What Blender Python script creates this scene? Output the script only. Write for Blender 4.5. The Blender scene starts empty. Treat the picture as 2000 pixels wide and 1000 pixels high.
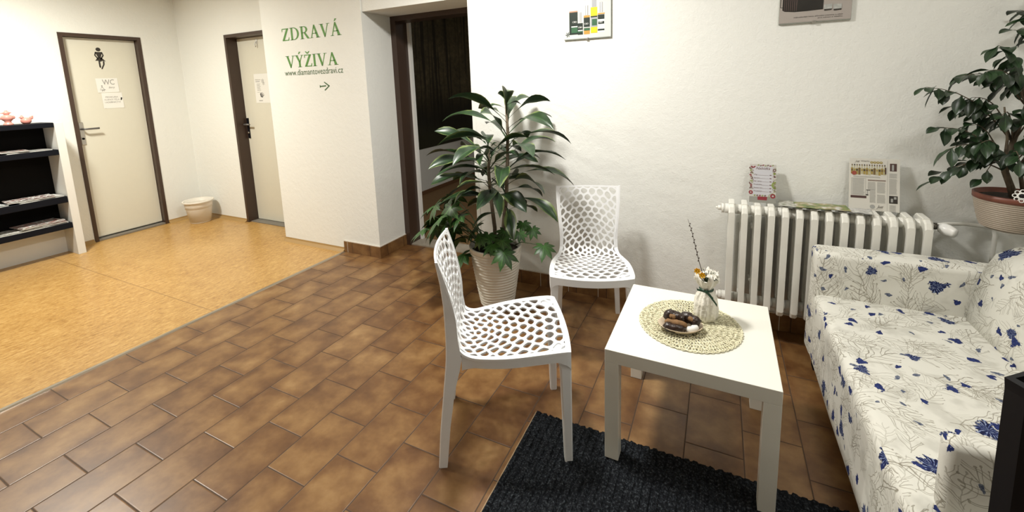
import bpy, bmesh, math, random
from mathutils import Vector, Matrix
PI = math.pi
rnd = random.Random(7)
sc = bpy.context.scene
COL = sc.collection

# ------------------------------------------------------------------ camera
cam_d = bpy.data.cameras.new('camera')
cam = bpy.data.objects.new('camera', cam_d); COL.objects.link(cam)
RX = Vector((0.90074, 0.433109, -0.032924)); RY = Vector((0.034847, -0.14761, -0.988432)); RZ = Vector((-0.432959, 0.889172, -0.148051))
mw = Matrix.Identity(4)
for i in range(3):
    mw[i][0] = RX[i]; mw[i][1] = -RY[i]; mw[i][2] = -RZ[i]
mw[2][3] = 1.4052
cam.matrix_world = mw
cam_d.sensor_width = 36; cam_d.lens = 839.28 / 2000 * 36
cam_d.shift_y = (290.54 - 500) / 2000
cam_d.clip_start = 0.02
sc.camera = cam

# ------------------------------------------------------------------ light
sc.view_settings.view_transform = 'Standard'; sc.view_settings.look = 'None'
sc.view_settings.gamma = 1; sc.view_settings.use_curve_mapping = False
sc.view_settings.exposure = 0.10
w = bpy.data.worlds.new('world'); sc.world = w; w.use_nodes = True
w.node_tree.nodes['Background'].inputs[0].default_value = (0.9, 0.95, 1, 1)
w.node_tree.nodes['Background'].inputs[1].default_value = 0.05

def lamp(name, loc, size, power, color, target=None, spread=None):
    l = bpy.data.lights.new(name, 'AREA'); l.shape = 'DISK'; l.size = size; l.energy = power; l.color = color
    o = bpy.data.objects.new(name, l); COL.objects.link(o); o.location = loc
    if target: o.rotation_euler = (Vector(target) - Vector(loc)).to_track_quat('-Z', 'Y').to_euler()
    if spread: l.spread = spread
    return o
LIGHTS = [
    lamp('hall_ceiling_light', (-4.3, 1.0, 2.50), 0.35, 78, (1, 0.98, 0.885)),
    lamp('room_ceiling_light', (-1.1, 1.62, 2.50), 0.30, 52, (1, 0.975, 0.92)),
    lamp('corner_ceiling_light', (0.75, 1.25, 2.50), 0.30, 11, (1, 0.975, 0.92)),
    lamp('rear_fill_light', (-2.0, -2.6, 2.50), 0.4, 14, (1, 0.975, 0.92)),  # weak fill added behind the camera, no known fixture there
    lamp('far_room_fill', (-1.5, 5.2, 2.50), 0.5, 5, (1, 0.93, 0.82)),  # added fill that lifts the mural and far room out of the dark
]

# ------------------------------------------------------------------ node helper
class N:
    """tiny expression builder over shader math nodes"""
    def __init__(s, nt, sock): s.nt = nt; s.s = sock
    def _m(s, op, *a, clamp=False):
        n = s.nt.nodes.new('ShaderNodeMath'); n.operation = op; n.use_clamp = clamp
        for i, x in enumerate((s,) + a):
            if isinstance(x, N): s.nt.links.new(x.s, n.inputs[i])
            else: n.inputs[i].default_value = float(x)
        return N(s.nt, n.outputs[0])
    def __add__(s, o): return s._m('ADD', o)
    def __sub__(s, o): return s._m('SUBTRACT', o)
    def __mul__(s, o): return s._m('MULTIPLY', o)
    def __truediv__(s, o): return s._m('DIVIDE', o)
    def lt(s, o): return s._m('LESS_THAN', o)
    def gt(s, o): return s._m('GREATER_THAN', o)
    def abs(s): return s._m('ABSOLUTE')
    def sin(s): return s._m('SINE')
    def cos(s): return s._m('COSINE')
    def sqrt(s): return s._m('SQRT')
    def floor(s): return s._m('FLOOR')
    def frac(s): return s._m('FRACT')
    def mod(s, o): return s._m('FLOORED_MODULO', o)
    def max(s, o): return s._m('MAXIMUM', o)
    def min(s, o): return s._m('MINIMUM', o)
    def pow(s, o): return s._m('POWER', o)
    def atan2(s, o): return s._m('ARCTAN2', o)
    def clamp(s): return s._m('ADD', 0, clamp=True)
    def sstep(s, a, b):
        n = s.nt.nodes.new('ShaderNodeMapRange'); n.interpolation_type = 'SMOOTHSTEP'
        s.nt.links.new(s.s, n.inputs[0]); n.inputs[1].default_value = a; n.inputs[2].default_value = b
        return N(s.nt, n.outputs[0])

def mat(name, col=(0.8, 0.8, 0.8), rough=0.5, metal=0.0, spec=0.5, noise=None, bump=None, coat=0, trans=0, sss=0):
    """noise=(scale, amount) colour variation, bump=(scale, strength, distance)"""
    m = bpy.data.materials.new(name); m.use_nodes = True
    nt = m.node_tree; b = nt.nodes['Principled BSDF']
    b.inputs['Base Color'].default_value = (*col, 1); b.inputs['Roughness'].default_value = rough
    b.inputs['Metallic'].default_value = metal; b.inputs['Specular IOR Level'].default_value = spec
    if coat: b.inputs['Coat Weight'].default_value = coat
    if trans: b.inputs['Transmission Weight'].default_value = trans
    if sss:
        b.inputs['Subsurface Weight'].default_value = sss; b.inputs['Subsurface Radius'].default_value = (0.01, 0.01, 0.008); b.inputs['Subsurface Scale'].default_value = 0.5
    tc = nt.nodes.new('ShaderNodeTexCoord')
    if noise:
        t = nt.nodes.new('ShaderNodeTexNoise'); t.inputs['Scale'].default_value = noise[0]; t.inputs['Detail'].default_value = 5
        nt.links.new(tc.outputs['Object'], t.inputs['Vector'])
        mx = nt.nodes.new('ShaderNodeMix'); mx.data_type = 'RGBA'
        a = noise[1]
        mx.inputs[6].default_value = (*[c * (1 - a) for c in col], 1); mx.inputs[7].default_value = (*[min(1, c * (1 + a)) for c in col], 1)
        nt.links.new(t.outputs['Fac'], mx.inputs[0]); nt.links.new(mx.outputs[2], b.inputs['Base Color'])
    if bump:
        t = nt.nodes.new('ShaderNodeTexNoise'); t.inputs['Scale'].default_value = bump[0]; t.inputs['Detail'].default_value = 4
        nt.links.new(tc.outputs['Object'], t.inputs['Vector'])
        bp = nt.nodes.new('ShaderNodeBump'); bp.inputs['Strength'].default_value = bump[1]; bp.inputs['Distance'].default_value = bump[2]
        nt.links.new(t.outputs['Fac'], bp.inputs['Height']); nt.links.new(bp.outputs[0], b.inputs['Normal'])
    return m

def ramp(nt, fac, stops, interp='LINEAR'):
    r = nt.nodes.new('ShaderNodeValToRGB'); r.color_ramp.interpolation = interp
    e = r.color_ramp.elements
    while len(e) < len(stops): e.new(0.5)
    for i, (p, c) in enumerate(stops): e[i].position = p; e[i].color = (*c, 1)
    nt.links.new(fac.s if isinstance(fac, N) else fac, r.inputs[0]); return r.outputs[0]
def mixc(nt, fac, a, b, mode='MIX'):
    mx = nt.nodes.new('ShaderNodeMix'); mx.data_type = 'RGBA'; mx.blend_type = mode
    for s, i in ((fac, 0), (a, 6), (b, 7)):
        if isinstance(s, N): nt.links.new(s.s, mx.inputs[i])
        elif isinstance(s, (float, int)): mx.inputs[i].default_value = s
        elif isinstance(s, tuple): mx.inputs[i].default_value = (*s, 1)
        else: nt.links.new(s, mx.inputs[i])
    return mx.outputs[2]
def noise_n(nt, vec, scale, detail=4, rough=0.5, dim='3D'):
    t = nt.nodes.new('ShaderNodeTexNoise'); t.inputs['Scale'].default_value = scale; t.inputs['Detail'].default_value = detail
    t.inputs['Roughness'].default_value = rough
    if vec is not None: nt.links.new(vec, t.inputs['Vector'])
    return N(nt, t.outputs['Fac'])
def comb(nt, x, y, z=0.0):
    c = nt.nodes.new('ShaderNodeCombineXYZ')
    for i, v in enumerate((x, y, z)):
        if isinstance(v, N): nt.links.new(v.s, c.inputs[i])
        else: c.inputs[i].default_value = v
    return c.outputs[0]
def sep(nt, vec):
    s = nt.nodes.new('ShaderNodeSeparateXYZ'); nt.links.new(vec, s.inputs[0])
    return [N(nt, s.outputs[i]) for i in range(3)]
def setbump(nt, h, strength, dist):
    b = nt.nodes['Principled BSDF']
    bp = nt.nodes.new('ShaderNodeBump'); bp.inputs['Strength'].default_value = strength; bp.inputs['Distance'].default_value = dist
    nt.links.new(h.s if isinstance(h, N) else h, bp.inputs['Height']); nt.links.new(bp.outputs[0], b.inputs['Normal'])

# ------------------------------------------------------------------ materials
def wall_mat(name, col):
    m = mat(name, col, 0.85, spec=0.25); nt = m.node_tree
    g = nt.nodes.new('ShaderNodeNewGeometry')
    a = noise_n(nt, g.outputs['Position'], 28, 5, 0.6); b = noise_n(nt, g.outputs['Position'], 110, 3)
    setbump(nt, a * 1.0 + b * 0.45, 0.42, 0.006)
    return m
M_wall = wall_mat('wall_plaster', (0.82, 0.825, 0.785))
M_white = mat('white_gloss', (0.85, 0.85, 0.82), 0.3)
M_frame = mat('brown_steel', (0.055, 0.032, 0.022), 0.35, spec=0.5)
M_door = mat('cream_door', (0.69, 0.665, 0.56), 0.42, noise=(30, 0.02), bump=(200, 0.05, 0.001))
M_dark = mat('dark_gap', (0.004, 0.0035, 0.003), 0.8, spec=0.1)
M_gry = mat('threshold_grey', (0.20, 0.18, 0.15), 0.5)
M_chrome = mat('satin_metal', (0.55, 0.53, 0.50), 0.3, metal=1)
M_lever = mat('dull_grey_metal', (0.16, 0.155, 0.15), 0.4, metal=0.6)
M_alu = mat('aluminium_trim', (0.42, 0.37, 0.30), 0.28, metal=0.8, bump=(60, 0.1, 0.001))
M_blackpl = mat('black_plastic', (0.006, 0.006, 0.008), 0.5, spec=0.25)
M_paper = mat('paper', (0.80, 0.79, 0.74), 0.6)
M_ink = mat('ink', (0.03, 0.025, 0.02), 0.7)
M_greyink = mat('grey_ink', (0.30, 0.29, 0.27), 0.8)
M_green = mat('green_paint', (0.085, 0.25, 0.035), 0.6)
M_dgreen = mat('dark_green_paint', (0.06, 0.13, 0.045), 0.6)

def tile_mat(name, vertical=False):
    m = mat(name, (0.3, 0.17, 0.08), 0.38); nt = m.node_tree; b = nt.nodes['Principled BSDF']
    g = nt.nodes.new('ShaderNodeNewGeometry'); x, y, z = sep(nt, g.outputs['Position'])
    TX, TY, G = 0.2036, 0.2995, 0.0035
    if not vertical:
        rx = (x + 2.929) / TX; row = rx.floor(); fx = (rx - row) * TX
        yy = (y - 0.122 + row.mod(2) * 0.1497) / TY; colm = yy.floor(); fy = (yy - colm) * TY
        seed = comb(nt, row * 1.37, colm * 2.11, 0.0)
    else:
        s_ = x + y; rx = (s_ + 2.889) / TX; row = rx.floor(); fx = (rx - row) * TX
        fy = z + 0.15
        seed = comb(nt, row * 1.37, 7.0, 0.0)
    ex = fx.min((fx * -1) + TX); ey = fy.min((fy * -1) + TY) if not vertical else fx * 0 + 0.1
    e = ex.min(ey)
    wn = nt.nodes.new('ShaderNodeTexWhiteNoise'); wn.noise_dimensions = '3D'; nt.links.new(seed, wn.inputs[0])
    r = N(nt, wn.outputs['Value'])
    off = comb(nt, x + r * 13, y + r * 7, z)
    n1 = noise_n(nt, off, 7, 4, 0.55); n2 = noise_n(nt, off, 45, 4, 0.65)
    v = (n1 - 0.5) * 1.7 + (n2 - 0.5) * 0.25 + (r - 0.5) * 0.20 + e.sstep(0.0, 0.05) * 0.16 + 0.36
    c = ramp(nt, v.clamp(), [(0.0, (0.085, 0.034, 0.011)), (0.35, (0.150, 0.069, 0.023)), (0.65, (0.225, 0.118, 0.042)), (1.0, (0.33, 0.195, 0.078))])
    grout = e.lt(G * 0.62)
    c = mixc(nt, grout, c, (0.060, 0.032, 0.015))
    nt.links.new(c, b.inputs['Base Color'])
    nt.links.new((n2 * 0.12 + 0.30 + grout * 0.4).s, b.inputs['Roughness'])
    setbump(nt, e.sstep(0.0, 0.005) * 1.0 + n1 * 0.25 + n2 * 0.06, 0.35, 0.0025)
    b.inputs['Specular IOR Level'].default_value = 0.55
    return m
M_tile = tile_mat('brown_floor_tile'); M_skirt = tile_mat('brown_skirting_tile', True)

def lino_mat():
    m = mat('cork_lino', (0.6, 0.36, 0.13), 0.33); nt = m.node_tree; b = nt.nodes['Principled BSDF']
    g = nt.nodes.new('ShaderNodeNewGeometry'); x, y, z = sep(nt, g.outputs['Position'])
    v = comb(nt, x * 1.0, y * 0.22, z)
    n1 = noise_n(nt, v, 190, 4, 0.7); n2 = noise_n(nt, v, 55, 4, 0.6); n3 = noise_n(nt, g.outputs['Position'], 2.0, 2)
    f = (n1 - 0.5) * 1.8 + (n2 - 0.5) * 1.2 + (n3 - 0.5) * 0.35 + 0.5
    c = ramp(nt, f.clamp(), [(0.0, (0.17, 0.075, 0.018)), (0.3, (0.38, 0.205, 0.058)), (0.6, (0.50, 0.295, 0.095)), (1.0, (0.66, 0.44, 0.18))])
    seam = (y - 1.50).abs().lt(0.003).max((x + 4.42).abs().lt(0.0025) * 0)
    c = mixc(nt, seam * 0.7, c, (0.2, 0.10, 0.03)); nt.links.new(c, b.inputs['Base Color'])
    setbump(nt, n1, 0.08, 0.002)
    return m
M_lino = lino_mat()

def mat_rug():
    m = mat('charcoal_rib', (0.02, 0.022, 0.026), 0.95, spec=0.1); nt = m.node_tree; b = nt.nodes['Principled BSDF']
    g = nt.nodes.new('ShaderNodeNewGeometry')
    n1 = noise_n(nt, g.outputs['Position'], 120, 4, 0.8)
    nt.links.new(ramp(nt, n1, [(0.40, (0.004, 0.005, 0.006)), (0.54, (0.014, 0.016, 0.020)), (0.72, (0.10, 0.115, 0.125))]), b.inputs['Base Color'])
    setbump(nt, n1, 1.0, 0.004); return m
M_rug = mat_rug()
M_rugback = mat('rug_backing', (0.35, 0.25, 0.15), 0.9)

def fabric_mat(name, rot):
    """cream slipcover cloth printed with blue cornflowers and thin grey-brown sprigs"""
    m = mat(name, (0.78, 0.76, 0.68), 0.9, spec=0.15); nt = m.node_tree; b = nt.nodes['Principled BSDF']
    uv = nt.nodes.new('ShaderNodeUVMap'); uv.uv_map = 'UVMap'
    wob = nt.nodes.new('ShaderNodeTexNoise'); wob.inputs['Scale'].default_value = 14; nt.links.new(uv.outputs[0], wob.inputs['Vector'])
    wr, wg, wb = sep(nt, wob.outputs['Color'])
    u0, v0, _ = sep(nt, uv.outputs[0])
    u = u0 + (wr - 0.5) * 0.045; v = v0 + (wg - 0.5) * 0.045
    if rot: u, v = v, u
    def layer(scale, ox, oy, randomness=0.75):
        U = u * scale + ox; V = v * scale + oy
        t = nt.nodes.new('ShaderNodeTexVoronoi'); t.voronoi_dimensions = '2D'; t.inputs['Scale'].default_value = 1; t.inputs['Randomness'].default_value = randomness
        nt.links.new(comb(nt, U, V), t.inputs['Vector'])
        px, py, _ = sep(nt, t.outputs['Position']); r, g_, b_ = sep(nt, t.outputs['Color'])
        return U - px, V - py, r, g_, b_
    def rotl(x, y, a):
        ca, sa = a.cos(), a.sin()
        return x * ca - y * sa, x * sa + y * ca
    def sprig(scale, ox, oy, spread, wid, bud):
        x, y, r, g_, b_ = layer(scale, ox, oy)
        x, y = rotl(x, y, (r - 0.5) * spread)
        x = x + (y * 5 + g_ * 6).sin() * 0.02
        d = x.abs().max((y + 0.0).abs() - 0.43)            # main stem
        out = d.lt(wid)
        for y0, ln, sl, q in ((-0.34, 0.26, 1.1, 0.0), (-0.22, 0.25, 1.0, 0.05), (-0.08, 0.22, 1.2, 0.0), (0.06, 0.17, 1.3, 0.04), (0.2, 0.12, 1.3, 0.0)):
            sgn = x._m('SIGN')
            ax = x.abs(); line = (y - ((ax * sl) + (ax * ax * 1.2) + y0 + sgn * q)).abs()
            out = out.max(line.lt(wid * 1.5) * ax.lt(ln))
            tx, ty = ln, y0 + ln * sl + 1.2 * ln * ln
            if bud:
                dd = (((ax - tx) * (ax - tx)) * 1.8 + (y - ty - sgn * q) * (y - ty - sgn * q) * 0.7).sqrt()
                out = out.max(dd.lt(bud))
        return out * g_.gt(0.18)
    sp1 = sprig(4.6, 0.3, 0.1, 1.6, 0.0065, 0.016)
    sp2 = sprig(6.2, 3.7, 1.9, 2.6, 0.0075, 0.020)
    sp3 = sprig(8.2, 7.2, 5.3, 3.0, 0.009, 0.02)
    sp4 = sprig(5.4, 1.2, 7.7, 1.8, 0.0065, 0.0); sp5 = sprig(9.5, 4.4, 3.1, 2.5, 0.011, 0.0)
    rag = noise_n(nt, uv.outputs[0], 95, 3, 0.6)
    def flower(scale, ox, oy, R, keep, squash):
        x, y, r, g_, b_ = layer(scale, ox, oy, 0.9)
        x, y = rotl(x, y, r * 6.28)
        y = y * squash
        rad = (x * x + y * y).sqrt(); ang = y.atan2(x)
        rr = ((ang * 3 + r * 6).sin() * 0.14 + (rag - 0.5) * 1.5 + 0.86) * R * (b_ * 0.5 + 0.65)
        return rad.lt(rr) * g_.gt(keep), rad / (rr + 0.0001), ang
    f1, q1, a1 = flower(5.2, 1.1, 4.2, 0.20, 0.30, 1.35)
    f2, q2, a2 = flower(9.0, 8.4, 2.2, 0.18, 0.45, 1.35)
    f3, q3, a3 = flower(12.0, 2.8, 9.2, 0.16, 0.55, 1.8)
    nz = noise_n(nt, uv.outputs[0], 130, 3, 0.6); pale = noise_n(nt, uv.outputs[0], 9, 3, 0.6)
    base = mixc(nt, pale.sstep(0.50, 0.66) * 0.5, (0.68, 0.67, 0.61), (0.44, 0.43, 0.38))
    stem = mixc(nt, nz, (0.16, 0.15, 0.12), (0.36, 0.33, 0.26))
    c = mixc(nt, sp5 * 0.35, base, stem); c = mixc(nt, sp4 * 0.6, c, stem); c = mixc(nt, sp3 * 0.6, c, stem); c = mixc(nt, sp2 * 0.75, c, stem); c = mixc(nt, sp1 * 0.85, c, stem)
    c = mixc(nt, f3, c, ramp(nt, nz, [(0.35, (0.03, 0.045, 0.10)), (0.65, (0.20, 0.22, 0.27))]))
    streak = ((a1 * 17).sin() * 0.22 + nz).sstep(0.35, 0.75)
    blue = ramp(nt, streak, [(0.0, (0.012, 0.015, 0.050)), (0.5, (0.025, 0.038, 0.135)), (0.88, (0.045, 0.07, 0.21)), (1.0, (0.25, 0.30, 0.42))])
    blue2 = ramp(nt, nz, [(0.3, (0.012, 0.016, 0.065)), (0.7, (0.035, 0.055, 0.20))])
    c = mixc(nt, f2, c, blue2); c = mixc(nt, f1, c, blue)
    nt.links.new(c, b.inputs['Base Color'])
    big = noise_n(nt, uv.outputs[0], 5, 3, 0.5); fine = noise_n(nt, uv.outputs[0], 500, 2)
    setbump(nt, big * 1.0 + fine * 0.02, 0.35, 0.03)
    return m
M_fabS = fabric_mat('flowered_cloth_seat', True); M_fabA = fabric_mat('flowered_cloth_upright', False)

def leaf_mat(name, dark, mid, edge=None, gloss=0.35):
    m = mat(name, mid, gloss, spec=0.5); nt = m.node_tree; b = nt.nodes['Principled BSDF']
    uv = nt.nodes.new('ShaderNodeUVMap'); uv.uv_map = 'UVMap'; u, v, _ = sep(nt, uv.outputs[0])
    oi = nt.nodes.new('ShaderNodeNewGeometry'); n = noise_n(nt, oi.outputs['Position'], 14, 3)
    c = ramp(nt, n, [(0.3, dark), (0.7, mid)])
    rib = (u - 0.5).abs().lt(0.035)
    if edge:
        n2 = noise_n(nt, oi.outputs['Position'], 7, 2)
        c = mixc(nt, ((u - 0.5).abs() + (n2 - 0.5) * 0.7).sstep(0.40, 0.50) * 0.85, c, edge)
    c = mixc(nt, rib * 0.45, c, tuple(min(1, k * 2.4) for k in mid))
    nt.links.new(c, b.inputs['Base Color'])
    return m
M_drac = leaf_mat('dracaena_leaf', (0.008, 0.024, 0.009), (0.020, 0.050, 0.015), (0.15, 0.20, 0.06))
M_fats = leaf_mat('aralia_leaf', (0.012, 0.038, 0.009), (0.045, 0.125, 0.025), None, 0.42)
M_ficus = leaf_mat('ficus_leaf', (0.008, 0.020, 0.008), (0.022, 0.050, 0.018), None, 0.35)
M_bark = mat('bark', (0.13, 0.10, 0.065), 0.85, noise=(60, 0.4), bump=(120, 0.6, 0.004))
M_stemg = mat('green_stem', (0.05, 0.085, 0.03), 0.5)
M_soil = mat('soil', (0.03, 0.02, 0.013), 0.95, bump=(90, 1, 0.01))

# ------------------------------------------------------------------ mesh helpers
def link(name, bm, m, parent=None, smooth=False, loc=None):
    me = bpy.data.meshes.new(name); bm.normal_update(); bm.to_mesh(me); bm.free()
    for k in (m if isinstance(m, (list, tuple)) else [m]): me.materials.append(k)
    if smooth:
        for p in me.polygons: p.use_smooth = True
    o = bpy.data.objects.new(name, me); COL.objects.link(o)
    if parent: o.parent = parent
    if loc: o.location = loc
    return o
def tag(o, label=None, cat=None, group=None, kind=None):
    if label: o['label'] = label
    if cat: o['category'] = cat
    if group: o['group'] = group
    if kind: o['kind'] = kind
    return o
def thing(name, label, cat, loc=(0, 0, 0), rz=0, group=None):
    o = bpy.data.objects.new(name, None); COL.objects.link(o); o.empty_display_size = 0.1
    o.location = loc; o.rotation_euler = (0, 0, rz); return tag(o, label, cat, group)
def struct(name, bm, m, parent=None, smooth=False):
    o = link(name, bm, m, parent, smooth)
    if not parent: o['kind'] = 'structure'
    return o
def box(bm, x0, x1, y0, y1, z0, z1, mi=0, bev=0, seg=2):
    vs = [bm.verts.new(p) for p in ((x0, y0, z0), (x1, y0, z0), (x1, y1, z0), (x0, y1, z0), (x0, y0, z1), (x1, y0, z1), (x1, y1, z1), (x0, y1, z1))]
    fs = [bm.faces.new([vs[i] for i in q]) for q in ((0, 3, 2, 1), (4, 5, 6, 7), (0, 1, 5, 4), (1, 2, 6, 5), (2, 3, 7, 6), (3, 0, 4, 7))]
    for f_ in fs: f_.material_index = mi
    if bev:
        es = list({e for f_ in fs for e in f_.edges})
        r = bmesh.ops.bevel(bm, geom=es, offset=bev, segments=seg, profile=0.5, affect='EDGES')
        for f_ in r['faces']: f_.material_index = mi
    return bm
def B(*a, **k): return box(bmesh.new(), *a, **k)
def xf(bm, M, verts=None):
    bmesh.ops.transform(bm, matrix=M, verts=verts or bm.verts[:])
def tube(bm, pts, r, n=8, mi=0, cap=True):
    """tube through pts with radius r (number or list)"""
    pts = [Vector(p) for p in pts]; rings = []; up = Vector((0, 0, 1)); ref = None
    for i, p in enumerate(pts):
        t = (pts[min(i + 1, len(pts) - 1)] - pts[max(i - 1, 0)]).normalized()
        if ref is None: ref = t.orthogonal().normalized()
        a = (ref - t * ref.dot(t)).normalized(); b_ = t.cross(a); ref = a
        rr = r[i] if isinstance(r, (list, tuple)) else r
        rings.append([bm.verts.new(p + a * math.cos(2 * PI * k / n) * rr + b_ * math.sin(2 * PI * k / n) * rr) for k in range(n)])
    for i in range(len(rings) - 1):
        for k in range(n):
            f_ = bm.faces.new((rings[i][k], rings[i][(k + 1) % n], rings[i + 1][(k + 1) % n], rings[i + 1][k])); f_.material_index = mi; f_.smooth = True
    if cap:
        bm.faces.new(rings[0][::-1]).material_index = mi; bm.faces.new(rings[-1]).material_index = mi
    return bm
def lathe(bm, prof, n=32, mi=0, c=(0, 0, 0), sx=1, sy=1, fn=None):
    """profile [(r,z)...] revolved about z; r=0 closes"""
    rings = []
    for r, z in prof:
        if r <= 1e-6: rings.append([bm.verts.new((c[0], c[1], c[2] + z))]); continue
        ring = []
        for k in range(n):
            a = 2 * PI * k / n; rr, zz = fn(r, z, a) if fn else (r, z)
            ring.append(bm.verts.new((c[0] + rr * math.cos(a) * sx, c[1] + rr * math.sin(a) * sy, c[2] + zz)))
        rings.append(ring)
    for A, Bq in zip(rings, rings[1:]):
        for k in range(n):
            a0, a1 = A[k % len(A)], A[(k + 1) % len(A)]; b0, b1 = Bq[k % len(Bq)], Bq[(k + 1) % len(Bq)]
            q = [a0]
            for v in (a1, b1, b0):
                if v not in q: q.append(v)
            if len(q) > 2:
                f_ = bm.faces.new(q); f_.material_index = mi; f_.smooth = True
    return bm
def poly(bm, pts, mi=0):
    f_ = bm.faces.new([bm.verts.new(p) for p in pts]); f_.material_index = mi; return f_
def prism(bm, pts2, y0, y1, mi=0):
    """outline in xz extruded along y"""
    a = [bm.verts.new((x, y0, z)) for x, z in pts2]; b_ = [bm.verts.new((x, y1, z)) for x, z in pts2]
    n = len(pts2); fs = [bm.faces.new(a), bm.faces.new(b_[::-1])]
    for i in range(n): fs.append(bm.faces.new((a[i], b_[i], b_[(i + 1) % n], a[(i + 1) % n])))
    for f_ in fs: f_.material_index = mi
    bmesh.ops.recalc_face_normals(bm, faces=fs); return fs
def text_mesh(bm, txt, h, M, mi=0, shear=0, width=None, depth=0.0):
    """built-in font as thin raised mesh; M maps text plane (x right, y up) into the world; h = cap height"""
    cu = bpy.data.curves.new('t', 'FONT'); cu.body = txt; cu.size = h / 0.7; cu.shear = shear; cu.align_x = 'CENTER'; cu.resolution_u = 3; cu.extrude = depth
    ob = bpy.data.objects.new('t', cu); COL.objects.link(ob)
    me = bpy.data.meshes.new_from_object(ob)
    bpy.data.objects.remove(ob); bpy.data.curves.remove(cu)
    tb = bmesh.new(); tb.from_mesh(me); bpy.data.meshes.remove(me)
    if width and tb.verts:
        xs = [v.co.x for v in tb.verts]; s = width / (max(xs) - min(xs)); cx = (max(xs) + min(xs)) / 2
        for v in tb.verts: v.co.x = (v.co.x - cx) * s
    mp = {}
    for v in tb.verts: mp[v] = bm.verts.new(M @ v.co)
    for f_ in tb.faces:
        try: bm.faces.new([mp[v] for v in f_.verts]).material_index = mi
        except ValueError: pass
    tb.free()
def plane_M(o, xa, ya):
    xa = Vector(xa).normalized(); ya = Vector(ya).normalized(); za = xa.cross(ya)
    M = Matrix.Identity(4)
    for i in range(3): M[i][0] = xa[i]; M[i][1] = ya[i]; M[i][2] = za[i]; M[i][3] = o[i]
    return M
def uv_box(bm):
    """metric UVs that run on over the front and arm edges"""
    ul = bm.loops.layers.uv.new('UVMap')
    for f_ in bm.faces:
        n = f_.normal
        for l in f_.loops:
            c = l.vert.co
            if abs(n.x) > max(abs(n.y), abs(n.z)): l[ul].uv = (c.x * 0.3 + c.z, c.y)
            elif abs(n.y) > abs(n.z): l[ul].uv = (c.x, c.y * 0.3 + c.z)
            else: l[ul].uv = (c.x, c.y)

# ------------------------------------------------------------------ room shell
H = 2.58
YM, YZ, YD, YH = 2.635, 2.60, 2.97, 2.84     # main wall, lettered wall, doorway plane, hall end wall
XW = -5.5                                    # hall left wall
XR, YB = 1.55, -4.5
struct('floor', B(-2.929, XR, YB, YD + 0.0, -0.05, 0), M_tile)
struct('floor_hall', B(XW - 0.06, -2.929, YB, YH + 0.13, -0.05, 0), M_lino)
struct('ceiling', B(XW - 0.1, XR + 0.1, YB - 0.1, YD + 0.2, H, H + 0.1), M_wall)
# hall left wall (with the WC door opening y 1.85..2.485, z..2.018)
bm = bmesh.new()
box(bm, XW - 0.1, XW, YB - 0.1, 1.85, 0, H); box(bm, XW - 0.1, XW, 2.485, YH + 0.13, 0, H); box(bm, XW - 0.1, XW, 1.85, 2.485, 2.018, H)
box(bm, XW - 0.16, XW - 0.1, 1.7, 2.6, 0, 2.2)
struct('wall_left', bm, M_wall)
# hall end wall with second door opening x -4.66..-3.98
bm = bmesh.new()
box(bm, XW, -4.66, YH, YH + 0.13, 0, H); box(bm, -3.98, -3.70, YH, YH + 0.13, 0, H); box(bm, -4.66, -3.98, YH, YH + 0.13, 2.008, H)
box(bm, -4.8, -3.7, YH + 0.19, YH + 0.25, 0, 2.2)
struct('wall_hall_end', bm, M_wall)
# lettered wall block
XL = -3.705
bm = bmesh.new()
box(bm, XL, -2.525, YZ, YD + 0.13, 0, H); box(bm, -2.525, -1.585, YZ + 0.01, YD + 0.13, 2.0, H)
struct('wall_lettered', bm, M_wall)
bm = bmesh.new(); box(bm, -1.585, XR, YM, YM + 0.45, 0, H)
struct('wall_back', bm, M_wall)
tube_bm = bmesh.new(); box(tube_bm, -1.587, -1.560, YM - 0.0025, YM + 0.0, 0.1, H); struct('trim_1', tube_bm, M_wall)
struct('wall_right', B(XR, XR + 0.1, YB, YM + 0.4, 0, H), M_wall)
struct('wall_front', B(XW, XR, YB - 0.1, YB, 0, H), M_wall)
# metal threshold strip between lino and tiles
bm = bmesh.new(); prism(bm, [(-2.945, 0.0), (-2.938, 0.006), (-2.92, 0.006), (-2.912, 0.0)], YB, YZ - 0.02); struct('trim_2', bm, M_alu)
# lino coving
bm = bmesh.new()
def cove(bm, p, q, nrm, h=0.035, t=0.012):
    p = Vector(p); q = Vector(q); n = Vector(nrm)
    a = [bm.verts.new(v) for v in (p, p + n * t * 2.5, p + n * t * 0.4 + Vector((0, 0, h * 0.6)), p + Vector((0, 0, h)))]
    b_ = [bm.verts.new(v) for v in (q, q + n * t * 2.5, q + n * t * 0.4 + Vector((0, 0, h * 0.6)), q + Vector((0, 0, h)))]
    for i in range(4): bm.faces.new((a[i], a[(i + 1) % 4], b_[(i + 1) % 4], b_[i]))
    bm.faces.new(a); bm.faces.new(b_[::-1])
cove(bm, (XW, YB, 0), (XW, 1.847, 0), (1, 0, 0)); cove(bm, (XW, 2.488, 0), (XW, YH, 0), (1, 0, 0)); cove(bm, (XW, YH, 0), (-4.663, YH, 0), (0, -1, 0))
cove(bm, (XL, YZ, 0), (-2.935, YZ, 0), (0, -1, 0)); cove(bm, (XL, YH, 0), (XL, YZ, 0), (-1, 0, 0))
bmesh.ops.recalc_face_normals(bm, faces=bm.faces); struct('baseboard_hall', bm, mat('lino_coving', (0.36, 0.22, 0.075), 0.5))
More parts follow.
